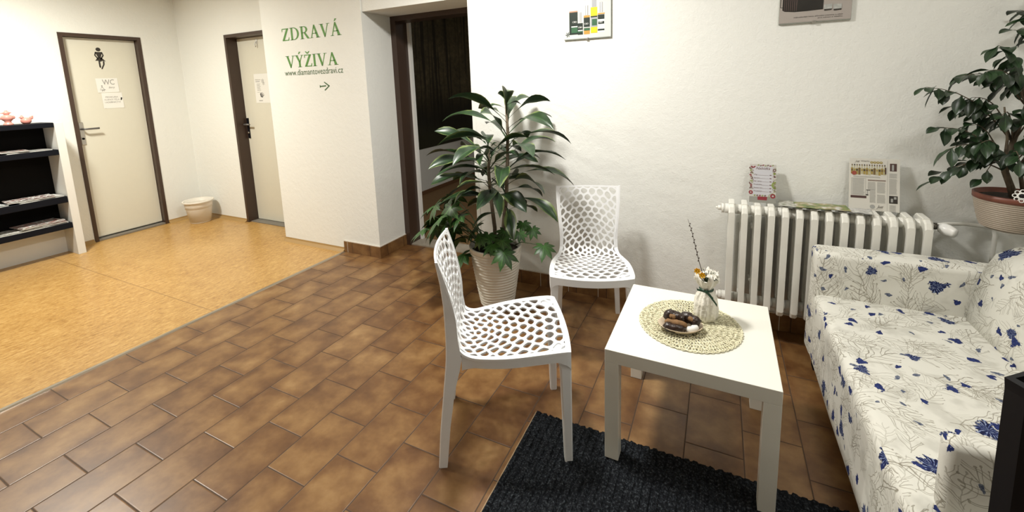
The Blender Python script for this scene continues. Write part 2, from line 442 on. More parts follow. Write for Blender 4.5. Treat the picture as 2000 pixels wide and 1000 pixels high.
# tile skirting with a white joint on top
bm = bmesh.new(); T = 0.011; HS = 0.096
box(bm, -2.93, -2.525 + T, YZ - T, YZ, 0, HS, bev=0.0015); box(bm, -2.525, -2.525 + T, YZ - 0.0, YD - 0.03, 0, HS, bev=0.0015)
box(bm, -1.585, XR, YM - T, YM, 0, HS, bev=0.0015)
struct('baseboard_back', bm, M_skirt)
bm = bmesh.new()
box(bm, -2.93, -2.525 + T * .8, YZ - T * .8, YZ + 0.001, HS, HS + 0.006); box(bm, -2.526, -2.525 + T * .8, YZ, YD - 0.03, HS, HS + 0.006); box(bm, -1.585, XR, YM - T * .8, YM + 0.001, HS, HS + 0.006)
xs = [-2.93 + 0.005]
for gx in (-2.889,): box(bm, gx, gx + 0.003, YZ - T - 0.0006, YZ, 0, HS)
k = -1.585 + 0.2
gx = -1.294
while gx < XR: box(bm, gx, gx + 0.003, YM - T - 0.0006, YM, 0, HS); gx += 0.2036
struct('trim_3', bm, mat('white_joint', (0.62, 0.57, 0.50), 0.8))

# ---- door 1 : WC door in the left wall
def handle_set(parent, M, plate_m, w=0.035, h=0.22, lever=0.115, keyhole=True):
    """plate at local origin, local x = lever direction, y = up, z = out of the door"""
    bm = bmesh.new(); box(bm, -w / 2, w / 2, -h / 2, h / 2, 0, 0.007, bev=0.003); xf(bm, M); p = link('door_handle', bm, plate_m, parent, False)
    bm = bmesh.new(); tube(bm, [(0, h * 0.2, 0), (0, h * 0.2, 0.045), (0.012, h * 0.2, 0.055), (lever, h * 0.2, 0.055)], 0.009, 10); xf(bm, M); link('lever', bm, M_lever, p, True)
    bm = bmesh.new(); tube(bm, [(0, -h * 0.22, 0), (0, -h * 0.22, 0.014)], 0.010, 12); xf(bm, M); link('lock_cylinder', bm, M_chrome if plate_m is M_blackpl else M_dark, p, True)
d1 = thing('door_1', None, None); d1['kind'] = 'structure'
bm = bmesh.new()
y0, y1, zt, F = 1.85, 2.485, 2.018, 0.032
for a, b_ in ((y0, y0 + F), (y1 - F, y1)): box(bm, XW - 0.07, XW + 0.006, a, b_, 0, zt)
box(bm, XW - 0.07, XW + 0.006, y0 + F, y1 - F, zt - F, zt)
link('door_frame', bm, M_frame, d1)
link('door_leaf', B(XW - 0.085, XW - 0.05, y0 + F + 0.002, y1 - F - 0.002, 0.032, zt - F - 0.002, bev=0.003), M_door, d1)
link('threshold', B(XW - 0.08, XW + 0.004, y0 + F, y1 - F, 0, 0.018, bev=0.002), M_gry, d1)
handle_set(d1, plane_M((XW - 0.05, y0 + F + 0.035, 1.07), (0, 1, 0), (0, 0, 1)), M_chrome)
DX = XW - 0.0495
# restroom pictogram: figure with crossed legs
bm = bmesh.new(); Mp = plane_M((DX + 0.0006, 2.145, 1.725), (0, 1, 0), (0, 0, 1))
def flat(bm, pts, M, mi=0): return poly(bm, [M @ Vector((x, y, 0)) for x, y in pts], mi)
def disc(bm, cx, cy, r, M, mi=0, n=16, ry=None, z=0): poly(bm, [M @ Vector((cx + r * math.cos(2 * PI * i / n), cy + (ry or r) * math.sin(2 * PI * i / n), z)) for i in range(n)], mi)
disc(bm, 0.0, 0.155, 0.019, Mp)
for P in ([(-0.028, 0.130), (0.028, 0.130), (0.012, 0.082), (0.0, 0.072), (-0.012, 0.082)],
          [(-0.028, 0.130), (-0.018, 0.132), (-0.026, 0.100), (-0.008, 0.066), (-0.016, 0.060), (-0.037, 0.098)],
          [(0.028, 0.130), (0.018, 0.132), (0.026, 0.100), (0.004, 0.060), (0.012, 0.055), (0.037, 0.098)],
          [(-0.012, 0.080), (0.014, 0.080), (0.046, 0.040), (0.020, 0.046), (0.004, 0.036), (-0.014, 0.046), (-0.036, 0.044)],
          [(-0.012, 0.045), (0.000, 0.042), (0.002, -0.020), (-0.006, -0.024), (-0.012, -0.014)],
          [(0.022, 0.045), (0.034, 0.040), (0.032, 0.010), (0.010, -0.036), (0.000, -0.034), (0.020, 0.012)]):
    flat(bm, P, Mp)
link('pictogram', bm, M_ink, d1)
# taped paper signs
def sheet(name, M, w_, h_, parent=None, curl=0.003, nx=6):
    bm = bmesh.new(); g = [[bm.verts.new(M @ Vector((-w_ / 2 + w_ * i / nx, -h_ / 2 + h_ * j / nx, 0.0008 + curl * (abs(i / nx * 2 - 1) ** 4) * (1 - j / nx)))) for i in range(nx + 1)] for j in range(nx + 1)]
    for j in range(nx):
        for i in range(nx): bm.faces.new((g[j][i], g[j][i + 1], g[j + 1][i + 1], g[j + 1][i]))
    return link(name, bm, M_paper, parent)
s1 = thing('paper_sign', 'white paper reading WC with a small figure, taped above another sheet on the left door', 'sign', (DX, 2.172, 1.53))
Ms = plane_M((DX, 2.172, 1.53), (0, 1, 0.02), (0, -0.02, 1)); L0 = Matrix.Translation((-DX, -2.172, -1.53))
sheet('sheet', L0 @ Ms, 0.172, 0.14, s1); s1 = [c for c in COL.objects if c.parent == s1][-1]
bm = bmesh.new(); Mt = L0 @ Ms @ Matrix.Translation((0, 0, 0.0018))
text_mesh(bm, 'WC', 0.052, Mt @ Matrix.Translation((0.01, 0.006, 0)), width=0.095); text_mesh(bm, 'ženy', 0.019, Mt @ Matrix.Translation((0.028, -0.030, 0)), shear=0.3)
link('lettering', bm, M_greyink, s1)
bm = bmesh.new(); Md = Mt @ Matrix.Translation((-0.046, -0.042, 0))
for P in ([(-0.022, 0.0), (-0.018, 0.004), (0.0, 0.030), (0.003, 0.026)], [(0.0, 0.030), (0.022, -0.004), (0.018, -0.004), (-0.001, 0.024)], [(-0.024, 0.0), (0.024, 0.0), (0.024, -0.004), (-0.024, -0.004)],
          [(-0.003, 0.0), (0.001, 0.0), (0.001, -0.016), (-0.006, -0.016)], [(0.004, 0), (0.008, 0), (0.016, -0.014), (0.008, -0.014)]): flat(bm, P, Md)
disc(bm, 0.0, 0.037, 0.006, Md); link('figure_drawing', bm, M_greyink, s1)
s2 = thing('paper_sign', 'white paper with three faint lines of capitals, taped below the WC sheet', 'sign', (DX, 2.195, 1.38))
L0 = Matrix.Translation((-DX, -2.195, -1.38)); Ms = plane_M((DX, 2.195, 1.378), (0, 1, 0.01), (0, -0.01, 1))
sheet('sheet', L0 @ Ms, 0.165, 0.155, s2); s2 = [c for c in COL.objects if c.parent == s2][-1]
bm = bmesh.new(); Mt = L0 @ Ms @ Matrix.Translation((0, 0, 0.0018))
for t_, yy, ww in (('PEDIKURA', 0.028, 0.10), ('KLIENTI TĚLA', 0.002, 0.12), ('KADEŘNICTVÍ', -0.024, 0.13)): text_mesh(bm, t_, 0.014, Mt @ Matrix.Translation((-0.005, yy, 0)), width=ww)
link('lettering', bm, M_greyink, s2)
bm = bmesh.new(); flat(bm, [(0.062, 0.0), (0.078, 0.0), (0.078, 0.028), (0.066, 0.026)], Mt); link('tape_mark', bm, M_ink, s2)

# ---- door 2 : door in the hall end wall, half hidden by the lettered wall
d2 = thing('door_2', None, None); d2['kind'] = 'structure'
bm = bmesh.new(); x0, x1, zt = -4.66, -3.98, 2.008
for a, b_ in ((x0, x0 + F), (x1 - F, x1)): box(bm, a, b_, YH - 0.006, YH + 0.125, 0, zt)
box(bm, x0 + F, x1 - F, YH - 0.006, YH + 0.125, zt - F, zt)
link('door_frame', bm, M_frame, d2)
link('door_leaf', B(x0 + F + 0.002, x1 - F - 0.002, YH + 0.105, YH + 0.14, 0.012, zt - F - 0.002, bev=0.003), M_door, d2)
link('threshold', B(x0 + F, x1 - F, YH + 0.02, YH + 0.12, 0, 0.008), M_gry, d2)
DY = YH + 0.1045
handle_set(d2, plane_M((x0 + F + 0.028, DY, 1.03), (1, 0, 0), (0, 0, 1)), M_blackpl, 0.034, 0.22, 0.10)
bm = bmesh.new(); tube(bm, [(-4.30, DY, 1.925), (-4.30, DY - 0.008, 1.925), (-4.30, DY - 0.02, 1.91), (-4.30, DY - 0.028, 1.885), (-4.30, DY - 0.02, 1.872), (-4.30, DY - 0.012, 1.88)], 0.005, 8)
box(bm, -4.308, -4.292, DY - 0.006, DY, 1.90, 1.95, bev=0.002); link('coat_hook', bm, M_white, d2, False)
s3 = thing('paper_notice', 'white notice with a drawing of hands on the door half hidden behind the lettered wall', 'notice', (-4.29, DY, 1.45))
L0 = Matrix.Translation((4.29, -DY, -1.45)); Ms = plane_M((-4.29, DY, 1.45), (1, 0, 0), (0, 0, 1))
sheet('sheet', L0 @ Ms, 0.25, 0.30, s3); s3 = [c for c in COL.objects if c.parent == s3][-1]
bm = bmesh.new(); Mt = L0 @ Ms @ Matrix.Translation((-0.02, 0, 0.0016))
def lines(bm, x0_, x1_, ytop, n, dy, th, M, r_=rnd, mi=0):
    for i in range(n):
        xe = x1_ - (x1_ - x0_) * r_.random() * (0.35 if i < n - 1 else 0.6); y_ = ytop - i * dy
        flat(bm, [(x0_, y_), (xe, y_), (xe, y_ + th), (x0_, y_ + th)], M, mi)
text_mesh(bm, 'Nepřipraven', 0.013, Mt @ Matrix.Translation((-0.045, 0.085, 0)), width=0.085)
lines(bm, -0.085, 0.0, 0.068, 1, 0.01, 0.006, Mt); lines(bm, -0.07, -0.01, 0.045, 6, 0.013, 0.004, Mt); lines(bm, -0.085, 0.0, -0.04, 1, 0.01, 0.003, Mt); lines(bm, -0.06, 0.0, -0.13, 1, 0.01, 0.007, Mt)
for cx, cy_, s in ((0.03, 0.075, 1), (0.04, 0.05, 0.8)):
    for k in range(6):
        a = k * PI / 3 + 0.3
        flat(bm, [(cx, cy_), (cx + 0.022 * s * math.cos(a), cy_ + 0.022 * s * math.sin(a)), (cx + 0.022 * s * math.cos(a + 0.35), cy_ + 0.022 * s * math.sin(a + 0.35))], Mt)
for k in range(5):   # hand: palm and fingers as strokes
    a = 1.9 - k * 0.28; bx, by = -0.015, -0.105
    q = Vector((math.cos(a), math.sin(a))); nn = Vector((-q.y, q.x)) * 0.005
    p0 = Vector((bx, by)) + q * 0.015; p1 = Vector((bx, by)) + q * (0.055 + 0.008 * math.sin(k)); p2 = p1 + Vector((0.018, 0.004))
    flat(bm, [tuple(p0 - nn), tuple(p1 - nn), tuple(p2), tuple(p1 + nn), tuple(p0 + nn)], Mt)
link('print', bm, M_greyink, s3)

# ---- door 3 : doorway in the niche, open to a dim room
d3 = thing('door_3', None, None); d3['kind'] = 'structure'
bm = bmesh.new(); zt = 2.004
box(bm, -2.525, -2.472, YD - 0.045, YD + 0.10, 0, zt); box(bm, -1.645, -1.592, YD - 0.045, YD + 0.10, 0, zt); box(bm, -2.472, -1.645, YD - 0.045, YD + 0.10, zt - 0.045, zt)
link('door_frame', bm, M_frame, d3)
link('threshold', B(-2.49, -1.60, YD - 0.03, YD + 0.13, -0.01, 0.012, bev=0.002), mat('stone_sill', (0.33, 0.29, 0.23), 0.6, noise=(40, .3)), d3)
struct('trim_4', B(-2.472, -2.450, YD + 0.10, YD + 0.135, 0.0, 1.985), M_white)
# dim room beyond
bm = bmesh.new(); box(bm, -3.6, -3.5, 3.10, 7.0, 0, H); struct('wall_far_left', bm, M_wall)
bm = bmesh.new(); box(bm, -3.5, 1.0, 7.0, 7.1, 0, H); struct('wall_far_end', bm, M_wall)
bm = bmesh.new(); box(bm, 0.2, 0.3, 3.10, 7.0, 0, H); struct('wall_far_right', bm, M_wall)
M_far = mat('dim_brown_carpet', (0.20, 0.115, 0.045), 0.8, noise=(50, 0.2))
struct('floor_far', B(-3.5, 0.2, YD + 0.0, 7.0, -0.05, -0.001), M_far)
struct('ceiling_far', B(-3.6, 0.3, 3.10, 7.1, H, H + 0.05), M_wall)
struct('baseboard_far', B(-3.5, -3.485, 3.10, 7.0, 0, 0.05), mat('far_base', (0.16, 0.08, 0.035), .6))
# forest photo mural
m = mat('forest_print', (0.02, 0.02, 0.01), 0.5); nt = m.node_tree; b = nt.nodes['Principled BSDF']
g = nt.nodes.new('ShaderNodeNewGeometry'); x, y, z = sep(nt, g.outputs['Position'])
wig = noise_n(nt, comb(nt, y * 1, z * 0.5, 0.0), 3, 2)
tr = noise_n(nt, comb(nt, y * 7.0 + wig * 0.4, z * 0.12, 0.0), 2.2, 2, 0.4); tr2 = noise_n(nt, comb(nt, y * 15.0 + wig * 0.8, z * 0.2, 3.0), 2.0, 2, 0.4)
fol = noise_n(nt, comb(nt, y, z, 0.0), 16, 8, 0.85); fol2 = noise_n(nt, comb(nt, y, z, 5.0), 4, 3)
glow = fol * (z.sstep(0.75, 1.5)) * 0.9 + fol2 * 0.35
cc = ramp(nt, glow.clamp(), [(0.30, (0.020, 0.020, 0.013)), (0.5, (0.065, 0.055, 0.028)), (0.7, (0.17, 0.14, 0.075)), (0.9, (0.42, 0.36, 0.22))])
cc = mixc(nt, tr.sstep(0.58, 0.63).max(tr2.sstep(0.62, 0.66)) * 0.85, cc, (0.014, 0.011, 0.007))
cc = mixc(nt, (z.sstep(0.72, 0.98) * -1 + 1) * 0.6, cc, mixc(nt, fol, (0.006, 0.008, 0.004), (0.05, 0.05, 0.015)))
nt.links.new(cc, b.inputs['Base Color'])
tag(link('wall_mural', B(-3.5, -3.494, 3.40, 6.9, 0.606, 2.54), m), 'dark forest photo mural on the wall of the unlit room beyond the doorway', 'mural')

# ------------------------------------------------------------------ wall lettering (serif capitals drawn as strokes)
def serif_bar(x, y, w_, t_): return [(x - w_ / 2, y), (x + w_ / 2, y), (x + w_ / 2, y + t_), (x - w_ / 2, y + t_)]
TH, TN, SF = 0.155, 0.06, 0.035
def G_I(o): return [[(o + .10, 0), (o + .10 + TH, 0), (o + .10 + TH, 1), (o + .10, 1)], serif_bar(o + .10 + TH / 2, 0, .33, SF), serif_bar(o + .10 + TH / 2, 1 - SF, .33, SF)], .36
def G_V(o, W=.82): return [[(o + .08, 1), (o + .08 + TH * 1.1, 1), (o + W / 2 + .06, .16), (o + W / 2 + .02, -0.02), (o + W / 2 - .04, -.02)], [(o + W - .16, 1), (o + W - .10, 1), (o + W / 2 + .03, -.02), (o + W / 2 - .02, -.02), (o + W / 2 + .02, .12)], serif_bar(o + .16, 1 - SF, .34, SF), serif_bar(o + W - .12, 1 - SF, .27, SF)], W
def G_A(o, W=.84): return [[(o + W / 2 - .05, 1.02), (o + W / 2 + .05, 1.02), (o + W - .05, 0), (o + W - .07 - TH * 1.1, 0), (o + W / 2 - .03, .84)], [(o + .12, 0), (o + .18, 0), (o + W / 2 + .0, .86), (o + W / 2 - .04, 1.0)], [(o + .24, .32), (o + .62, .32), (o + .60, .38), (o + .26, .38)], serif_bar(o + .15, 0, .27, SF), serif_bar(o + W - .13, 0, .34, SF)], W
def G_Z(o, W=.70): return [[(o + .05, 0), (o + W - .05, 0), (o + W - .05, .07), (o + .22, .07), (o + .05, .06)], [(o + .05, .93), (o + .49, .93), (o + W - .06, .94), (o + W - .06, 1), (o + .07, 1)], [(o + .05, .05), (o + .235, .05), (o + W - .06, .95), (o + W - .24, .95)], [(o + .05, .93), (o + .11, .93), (o + .09, .74), (o + .05, .74)], [(o + W - .12, .07), (o + W - .05, .07), (o + W - .02, .26), (o + W - .06, .26)]], W
def G_Y(o, W=.74): return [[(o + .30, 0), (o + .30 + TH, 0), (o + .30 + TH, .46), (o + .30, .46)], [(o + .06, 1), (o + .06 + TH * 1.1, 1), (o + .45, .44), (o + .30, .44)], [(o + W - .14, 1), (o + W - .08, 1), (o + .44, .44), (o + .37, .44)], serif_bar(o + .375, 0, .33, SF), serif_bar(o + .14, 1 - SF, .31, SF), serif_bar(o + W - .11, 1 - SF, .26, SF)], W
def arc(cx, cy_, rx_, ry_, a0, a1, n=12): return [(cx + rx_ * math.cos(a0 + (a1 - a0) * i / n), cy_ + ry_ * math.sin(a0 + (a1 - a0) * i / n)) for i in range(n + 1)]
def band(o_, i_): return [[o_[k], o_[k + 1], i_[k + 1], i_[k]] for k in range(len(o_) - 1)]
def G_D(o, W=.86):
    P = [[(o + .12, 0), (o + .12 + TH, 0), (o + .12 + TH, 1), (o + .12, 1)], serif_bar(o + .14, 0, .24, SF), serif_bar(o + .14, 1 - SF, .24, SF)]
    return P + [[(o + .2, 0), (o + .38, 0), (o + .38, .05), (o + .2, .05)], [(o + .2, .95), (o + .38, .95), (o + .38, 1), (o + .2, 1)]] + band(arc(o + .38, .5, .44, .5, -PI / 2, PI / 2), arc(o + .36, .5, .30, .45, -PI / 2, PI / 2)), W
def G_R(o, W=.80):
    P = [[(o + .12, 0), (o + .12 + TH, 0), (o + .12 + TH, 1), (o + .12, 1)], serif_bar(o + .20, 0, .33, SF), serif_bar(o + .14, 1 - SF, .24, SF)]
    P += [[(o + .2, .95), (o + .38, .95), (o + .38, 1), (o + .2, 1)], [(o + .2, .47), (o + .38, .47), (o + .38, .52), (o + .2, .52)]]
    return P + band(arc(o + .38, .735, .30, .265, -PI / 2, PI / 2), arc(o + .36, .735, .17, .215, -PI / 2, PI / 2)) + [[(o + .34, .50), (o + .50, .50), (o + W + .02, 0), (o + W - .17, 0)]], W
ACUTE = lambda o, W: [[(o + W / 2 - .06, 1.09), (o + W / 2 + .0, 1.09), (o + W / 2 + .16, 1.27), (o + W / 2 + .02, 1.29)]]
CARON = lambda o, W: [[(o + W / 2 - .20, 1.26), (o + W / 2 - .12, 1.27), (o + W / 2, 1.15), (o + W / 2, 1.07), (o + W / 2 - .05, 1.07)], [(o + W / 2 + .20, 1.26), (o + W / 2 + .12, 1.27), (o + W / 2, 1.15), (o + W / 2, 1.07), (o + W / 2 + .05, 1.07)]]
def word(glyphs, gap=0.03):
    o = 0; out = []
    for gname, acc in glyphs:
        P, W = gname(o); out += P
        if acc: out += acc(o, W)
        o += W + gap
    return out, o - gap
def paint(bm, polys, total, x0_, x1_, zb, h, yy, mi=0, depth=0.0015):
    s = (x1_ - x0_) / total
    for P in polys:
        pts = [(x0_ + px * s, zb + pz * h) for px, pz in P]
        try: prism(bm, pts, yy - depth, yy + 0.0005, mi)
        except ValueError: pass
ws = thing('wall_lettering', 'green painted lettering ZDRAVÁ VÝŽIVA with a web address and arrow on the white wall', 'lettering', (-3.1, YZ, 1.40))
Lw = Matrix.Translation((3.1, -YZ, -1.40))
for nm, gl, a in (('upper_word', [(G_Z, None), (G_D, None), (G_R, None), (G_A, None), (G_V, None), (G_A, ACUTE)], (-3.455, -2.752, 1.842, 0.103)),
               ('lower_word', [(G_V, None), (G_Y, ACUTE), (G_Z, CARON), (G_I, None), (G_V, None), (G_A, None)], (-3.435, -2.815, 1.612, 0.100))):
    P, tot = word(gl); bm = bmesh.new(); paint(bm, P, tot, a[0], a[1], a[2], a[3], YZ); xf(bm, Lw); link(nm, bm, M_green, ws)
bm = bmesh.new(); text_mesh(bm, 'www.diamantovezdravi.cz', 0.050, Lw @ plane_M((-3.115, YZ - 0.0012, 1.545), (1, 0, 0), (0, 0, 1)), width=0.70); link('web_address', bm, M_dgreen, ws)
bm = bmesh.new()
for P in ([(-3.045, 1.436), (-2.975, 1.440), (-2.975, 1.450), (-3.045, 1.446)], [(-2.998, 1.475), (-2.988, 1.478), (-2.930, 1.444), (-2.945, 1.440)], [(-2.998, 1.410), (-2.988, 1.405), (-2.930, 1.444), (-2.945, 1.444)], [(-3.048, 1.430), (-3.042, 1.432), (-3.042, 1.452), (-3.048, 1.452)]):
    prism(bm, P, YZ - 0.0015, YZ + 0.0005)
xf(bm, Lw); link('arrow', bm, M_dgreen, ws)

# ------------------------------------------------------------------ waste basket in the hall corner
M_basket = mat('beige_plastic', (0.76, 0.71, 0.62), 0.45)
wb = thing('waste_basket', 'beige ribbed plastic waste basket in the corner of the hall beside the WC door', 'waste basket', (-5.20, 2.655, 0))
bm = bmesh.new(); pr = [(0, 0.002), (0.093, 0.0), (0.098, 0.008)]
r_, z_ = 0.100, 0.05
for zs, rs in ((0.085, 0.106), (0.087, 0.111), (0.125, 0.115), (0.127, 0.120), (0.165, 0.124), (0.167, 0.129), (0.205, 0.132), (0.235, 0.136)): pr.append((rs - 0.004, zs))
pr += [(0.143, 0.236), (0.145, 0.243), (0.141, 0.249), (0.134, 0.247), (0.128, 0.20), (0.10, 0.015), (0, 0.012)]
lathe(bm, pr, 40); wb = link('bucket', bm, M_basket, wb)
bm = bmesh.new(); lathe(bm, [(0.134, 0.247), (0.143, 0.251), (0.148, 0.247), (0.146, 0.236)], 40); link('rim', bm, M_basket, wb)

# ------------------------------------------------------------------ magazine rack
M_rackw = mat('white_board', (0.74, 0.73, 0.69), 0.5, bump=(80, 0.1, 0.002)); M_navy = mat('black_shelf_board', (0.004, 0.005, 0.009), 0.6, spec=0.15)
rk = thing('magazine_rack', 'white and black magazine shelf against the left wall beside the WC door', 'shelf', (-5.36, 1.2, 0))
Lr = Matrix.Translation((5.36, -1.2, 0)); YS0, YS1 = 0.30, 1.635
def rp(name, bm, m, smooth=False): xf(bm, Lr); return link(name, bm, m, rk, smooth)
rp('side_panel', B(-5.492, -5.23, YS1, YS1 + 0.055, 0, 1.205, bev=0.002), M_rackw)
rp('side_panel', B(-5.492, -5.23, YS0 - 0.055, YS0, 0, 1.205, bev=0.002), M_rackw)
rp('back_panel', B(-5.492, -5.476, YS0, YS1, 0.25, 1.19), M_dark)
SH = [(1.167, 1.208), (0.922, 0.970), (0.492, 0.548), (0.256, 0.306)]
for a, b_ in SH: rp('shelf_board', B(-5.476, -5.236, YS0 + 0.001, YS1 - 0.001, a, b_, bev=0.003), M_navy)
rp('kick_panel', B(-5.46, -5.445, YS0, YS1, 0.0, 0.252), M_rackw)
# magazines: individual copies
cols = [(0.75, 0.74, 0.70), (0.55, 0.30, 0.26), (0.30, 0.36, 0.42), (0.62, 0.60, 0.52), (0.24, 0.10, 0.09), (0.70, 0.68, 0.62), (0.35, 0.40, 0.33)]
def mag_mat(i, c):
    m = mat('cover_%d' % i, c, 0.35); nt = m.node_tree; b = nt.nodes['Principled BSDF']
    tc = nt.nodes.new('ShaderNodeTexCoord'); n = noise_n(nt, tc.outputs['Object'], 16 + i * 3, 2)
    nt.links.new(ramp(nt, n, [(0.42, c), (0.47, (0.85, 0.84, 0.80)), (0.56, (0.80, 0.79, 0.75)), (0.60, tuple(k * 0.4 for k in c))], 'CONSTANT'), b.inputs['Base Color']); return m
MM = [mag_mat(i, c) for i, c in enumerate(cols)]
mags = {}
def magazine(i, loc, rz, label, group=None, size=(0.20, 0.28), t=0.006):
    tr_ = thing('magazine', label, 'magazine', loc, rz, group)
    key = i
    if key not in mags:
        a = bmesh.new(); box(a, -size[0] / 2 + 0.002, size[0] / 2 - 0.002, -size[1] / 2 + 0.002, size[1] / 2 - 0.002, 0.001, t - 0.001)
        b_ = bmesh.new(); n = 8
        for zz, up in ((0.0, 0), (t, 1)):
            g = [[b_.verts.new((-size[0] / 2 + size[0] * p / n, -size[1] / 2 + size[1] * q, zz + (0.004 * (p / n) ** 3 if up else 0))) for q in (0, 1)] for p in range(n + 1)]
            for p in range(n):
                f_ = b_.faces.new((g[p][0], g[p + 1][0], g[p + 1][1], g[p][1]))
        box(b_, -size[0] / 2 - 0.001, -size[0] / 2, -size[1] / 2, size[1] / 2, 0, t)
        pa = link('pages', a, M_paper, tr_); cv = link('cover', b_, MM[i % len(MM)], tr_); mags[key] = (pa.data, cv.data)
    else:
        for nm, d in zip(('pages', 'cover'), mags[key]):
            o = bpy.data.objects.new(nm, d); COL.objects.link(o); o.parent = tr_
    return tr_
where = {1: 'second shelf from the top', 2: 'third shelf from the top', 3: 'lowest shelf'}
spec = [(1, 1.46, 0.0, 0, 0.15, 'open-faced pale magazine at the right end of the'), (1, 1.33, 0.012, 1, -0.25, 'pinkish magazine lying over its neighbour on the'), (1, 1.05, 0.0, 3, 0.1, 'beige magazine at the left end of the visible'),
        (2, 1.48, 0.0, 5, 0.1, 'cream magazine under a reddish one, right end of'), (2, 1.43, 0.012, 4, -0.2, 'dark reddish magazine on top at the right of the'), (2, 1.14, 0.0, 2, 0.2, 'blue-grey magazine to the left on the'), (2, 1.02, 0.012, 0, -0.1, 'white magazine furthest left on the'),
        (3, 1.475, 0.0, 5, 0.08, 'cream magazine at the bottom of the right pile,'), (3, 1.47, 0.012, 4, -0.12, 'maroon magazine in the middle of the right pile,'), (3, 1.455, 0.024, 1, 0.2, 'pink-brown magazine topping the right pile,'), (3, 1.24, 0.0, 3, -0.15, 'beige magazine between the two piles on the'), (3, 0.98, 0.0, 6, 0.15, 'greenish magazine at the far left of the')]
for s_, y_, dz, ci, rz, lb in spec:
    magazine(ci, (-5.352, y_, SH[s_][1] + dz + 0.0005), rz * 0.5, lb + ' ' + where[s_], 'magazines on the rack shelves')

# pink figurines on top
M_pink = mat('pink_ceramic', (0.72, 0.30, 0.25), 0.35, bump=(60, 0.3, 0.004), sss=0.1)
def blob(bm, c, r, s=(1, 1, 1), n=16):
    res_ = bmesh.ops.create_uvsphere(bm, u_segments=n, v_segments=n // 2 + 2, radius=r, matrix=Matrix.Translation(c) @ Matrix.Diagonal((*s, 1)))
    for v in res_['verts']:
        for f_ in v.link_faces: f_.smooth = True
fa = thing('figurine', 'taller pink ceramic bird figurine on a pedestal on the rack top', 'figurine', (-5.35, 1.40, 1.208), 0)
bm = bmesh.new(); lathe(bm, [(0, 0), (0.030, 0), (0.030, 0.008), (0.021, 0.018), (0.019, 0.03), (0.030, 0.042), (0.037, 0.056), (0.034, 0.072), (0.022, 0.082), (0.014, 0.087), (0, 0.087)], 24)
blob(bm, (0, 0, 0.099), 0.019, (1, 1.05, 0.95)); blob(bm, (0.0, -0.022, 0.100), 0.008, (0.7, 1.6, 0.6)); blob(bm, (0, 0.018, 0.101), 0.009, (.8, 1.3, .6)); blob(bm, (0, -0.034, 0.062), 0.013, (0.7, 1, 1.2)); blob(bm, (0, 0.034, 0.062), 0.013, (0.7, 1, 1.2)); blob(bm, (0, 0, 0.118), 0.007, (.6, 1.4, .7))
link('body', bm, M_pink, fa)
fb = thing('figurine', 'small round pink ceramic hen figurine on the rack top near its right end', 'figurine', (-5.35, 1.505, 1.208), 0)
bm = bmesh.new(); lathe(bm, [(0, 0), (0.018, 0), (0.030, 0.012), (0.034, 0.028), (0.028, 0.044), (0.014, 0.053), (0, 0.055)], 24)
blob(bm, (0, -0.022, 0.056), 0.013); blob(bm, (0, -0.036, 0.055), 0.005, (.7, 1.5, .6)); blob(bm, (0, -0.022, 0.070), 0.005, (.6, 1.5, .8)); blob(bm, (0, 0.034, 0.050), 0.011, (0.6, 1.2, 1.3)); blob(bm, (0, 0.042, 0.062), 0.006)
link('body', bm, M_pink, fb)

# ------------------------------------------------------------------ doormat
rg = thing('floor_mat', 'dark charcoal ribbed doormat under the coffee table', 'mat', (-0.1, 0.9, 0))
X0, X1, Y0, Y1 = -0.668, 0.60, 0.10, 1.530; bm = bmesh.new()
n = 45; pitch = (X1 - X0) / n; prof = []
for i in range(n):
    xa = X0 + i * pitch
    prof += [(xa, 0.0040), (xa + pitch * 0.16, 0.0095), (xa + pitch * 0.60, 0.0095), (xa + pitch * 0.76, 0.0040)]
prof.append((X1, 0.0045))
ny = 60; rows_ = []
for j in range(ny + 1):
    yy = Y0 + (Y1 - Y0) * j / ny
    rows_.append([bm.verts.new((px + rnd.uniform(-.0007, .0007) + 0.1, yy - 0.9 + (rnd.uniform(-.003, .003) if j in (0, ny) else 0), pz + rnd.uniform(-.0006, .0006))) for px, pz in prof])
for j in range(ny):
    for i in range(len(prof) - 1): bm.faces.new((rows_[j][i], rows_[j][i + 1], rows_[j + 1][i + 1], rows_[j + 1][i]))
link('pile', bm, M_rug, rg)
bm = B(X0 - 0.004 + 0.1, X1 + 0.104, Y0 - 0.9, Y1 + 0.001 - 0.9, 0.0003, 0.0030); link('backing', bm, M_rugback, rg)

# ------------------------------------------------------------------ coffee table
M_tab = mat('white_lacquer', (0.80, 0.79, 0.72), 0.33)
tb = thing('coffee_table', 'small square white coffee table with thick top and block legs on the doormat', 'table', (-0.0686, 1.6914, 0), -0.0085)
link('tabletop', B(-.275, .275, -.275, .275, 0.40, 0.45, bev=0.0015), M_tab, tb)
for a in (-1, 1):
    for b_ in (-1, 1):
        z0 = 0.0095 if b_ < 0 else 0.0005
        bm = bmesh.new(); xa, ya = a * 0.25, b_ * 0.25
        box(bm, xa - .025, xa + .025, ya - .025, ya + .025, z0, 0.40, bev=0.001); link('leg', bm, M_tab, tb)

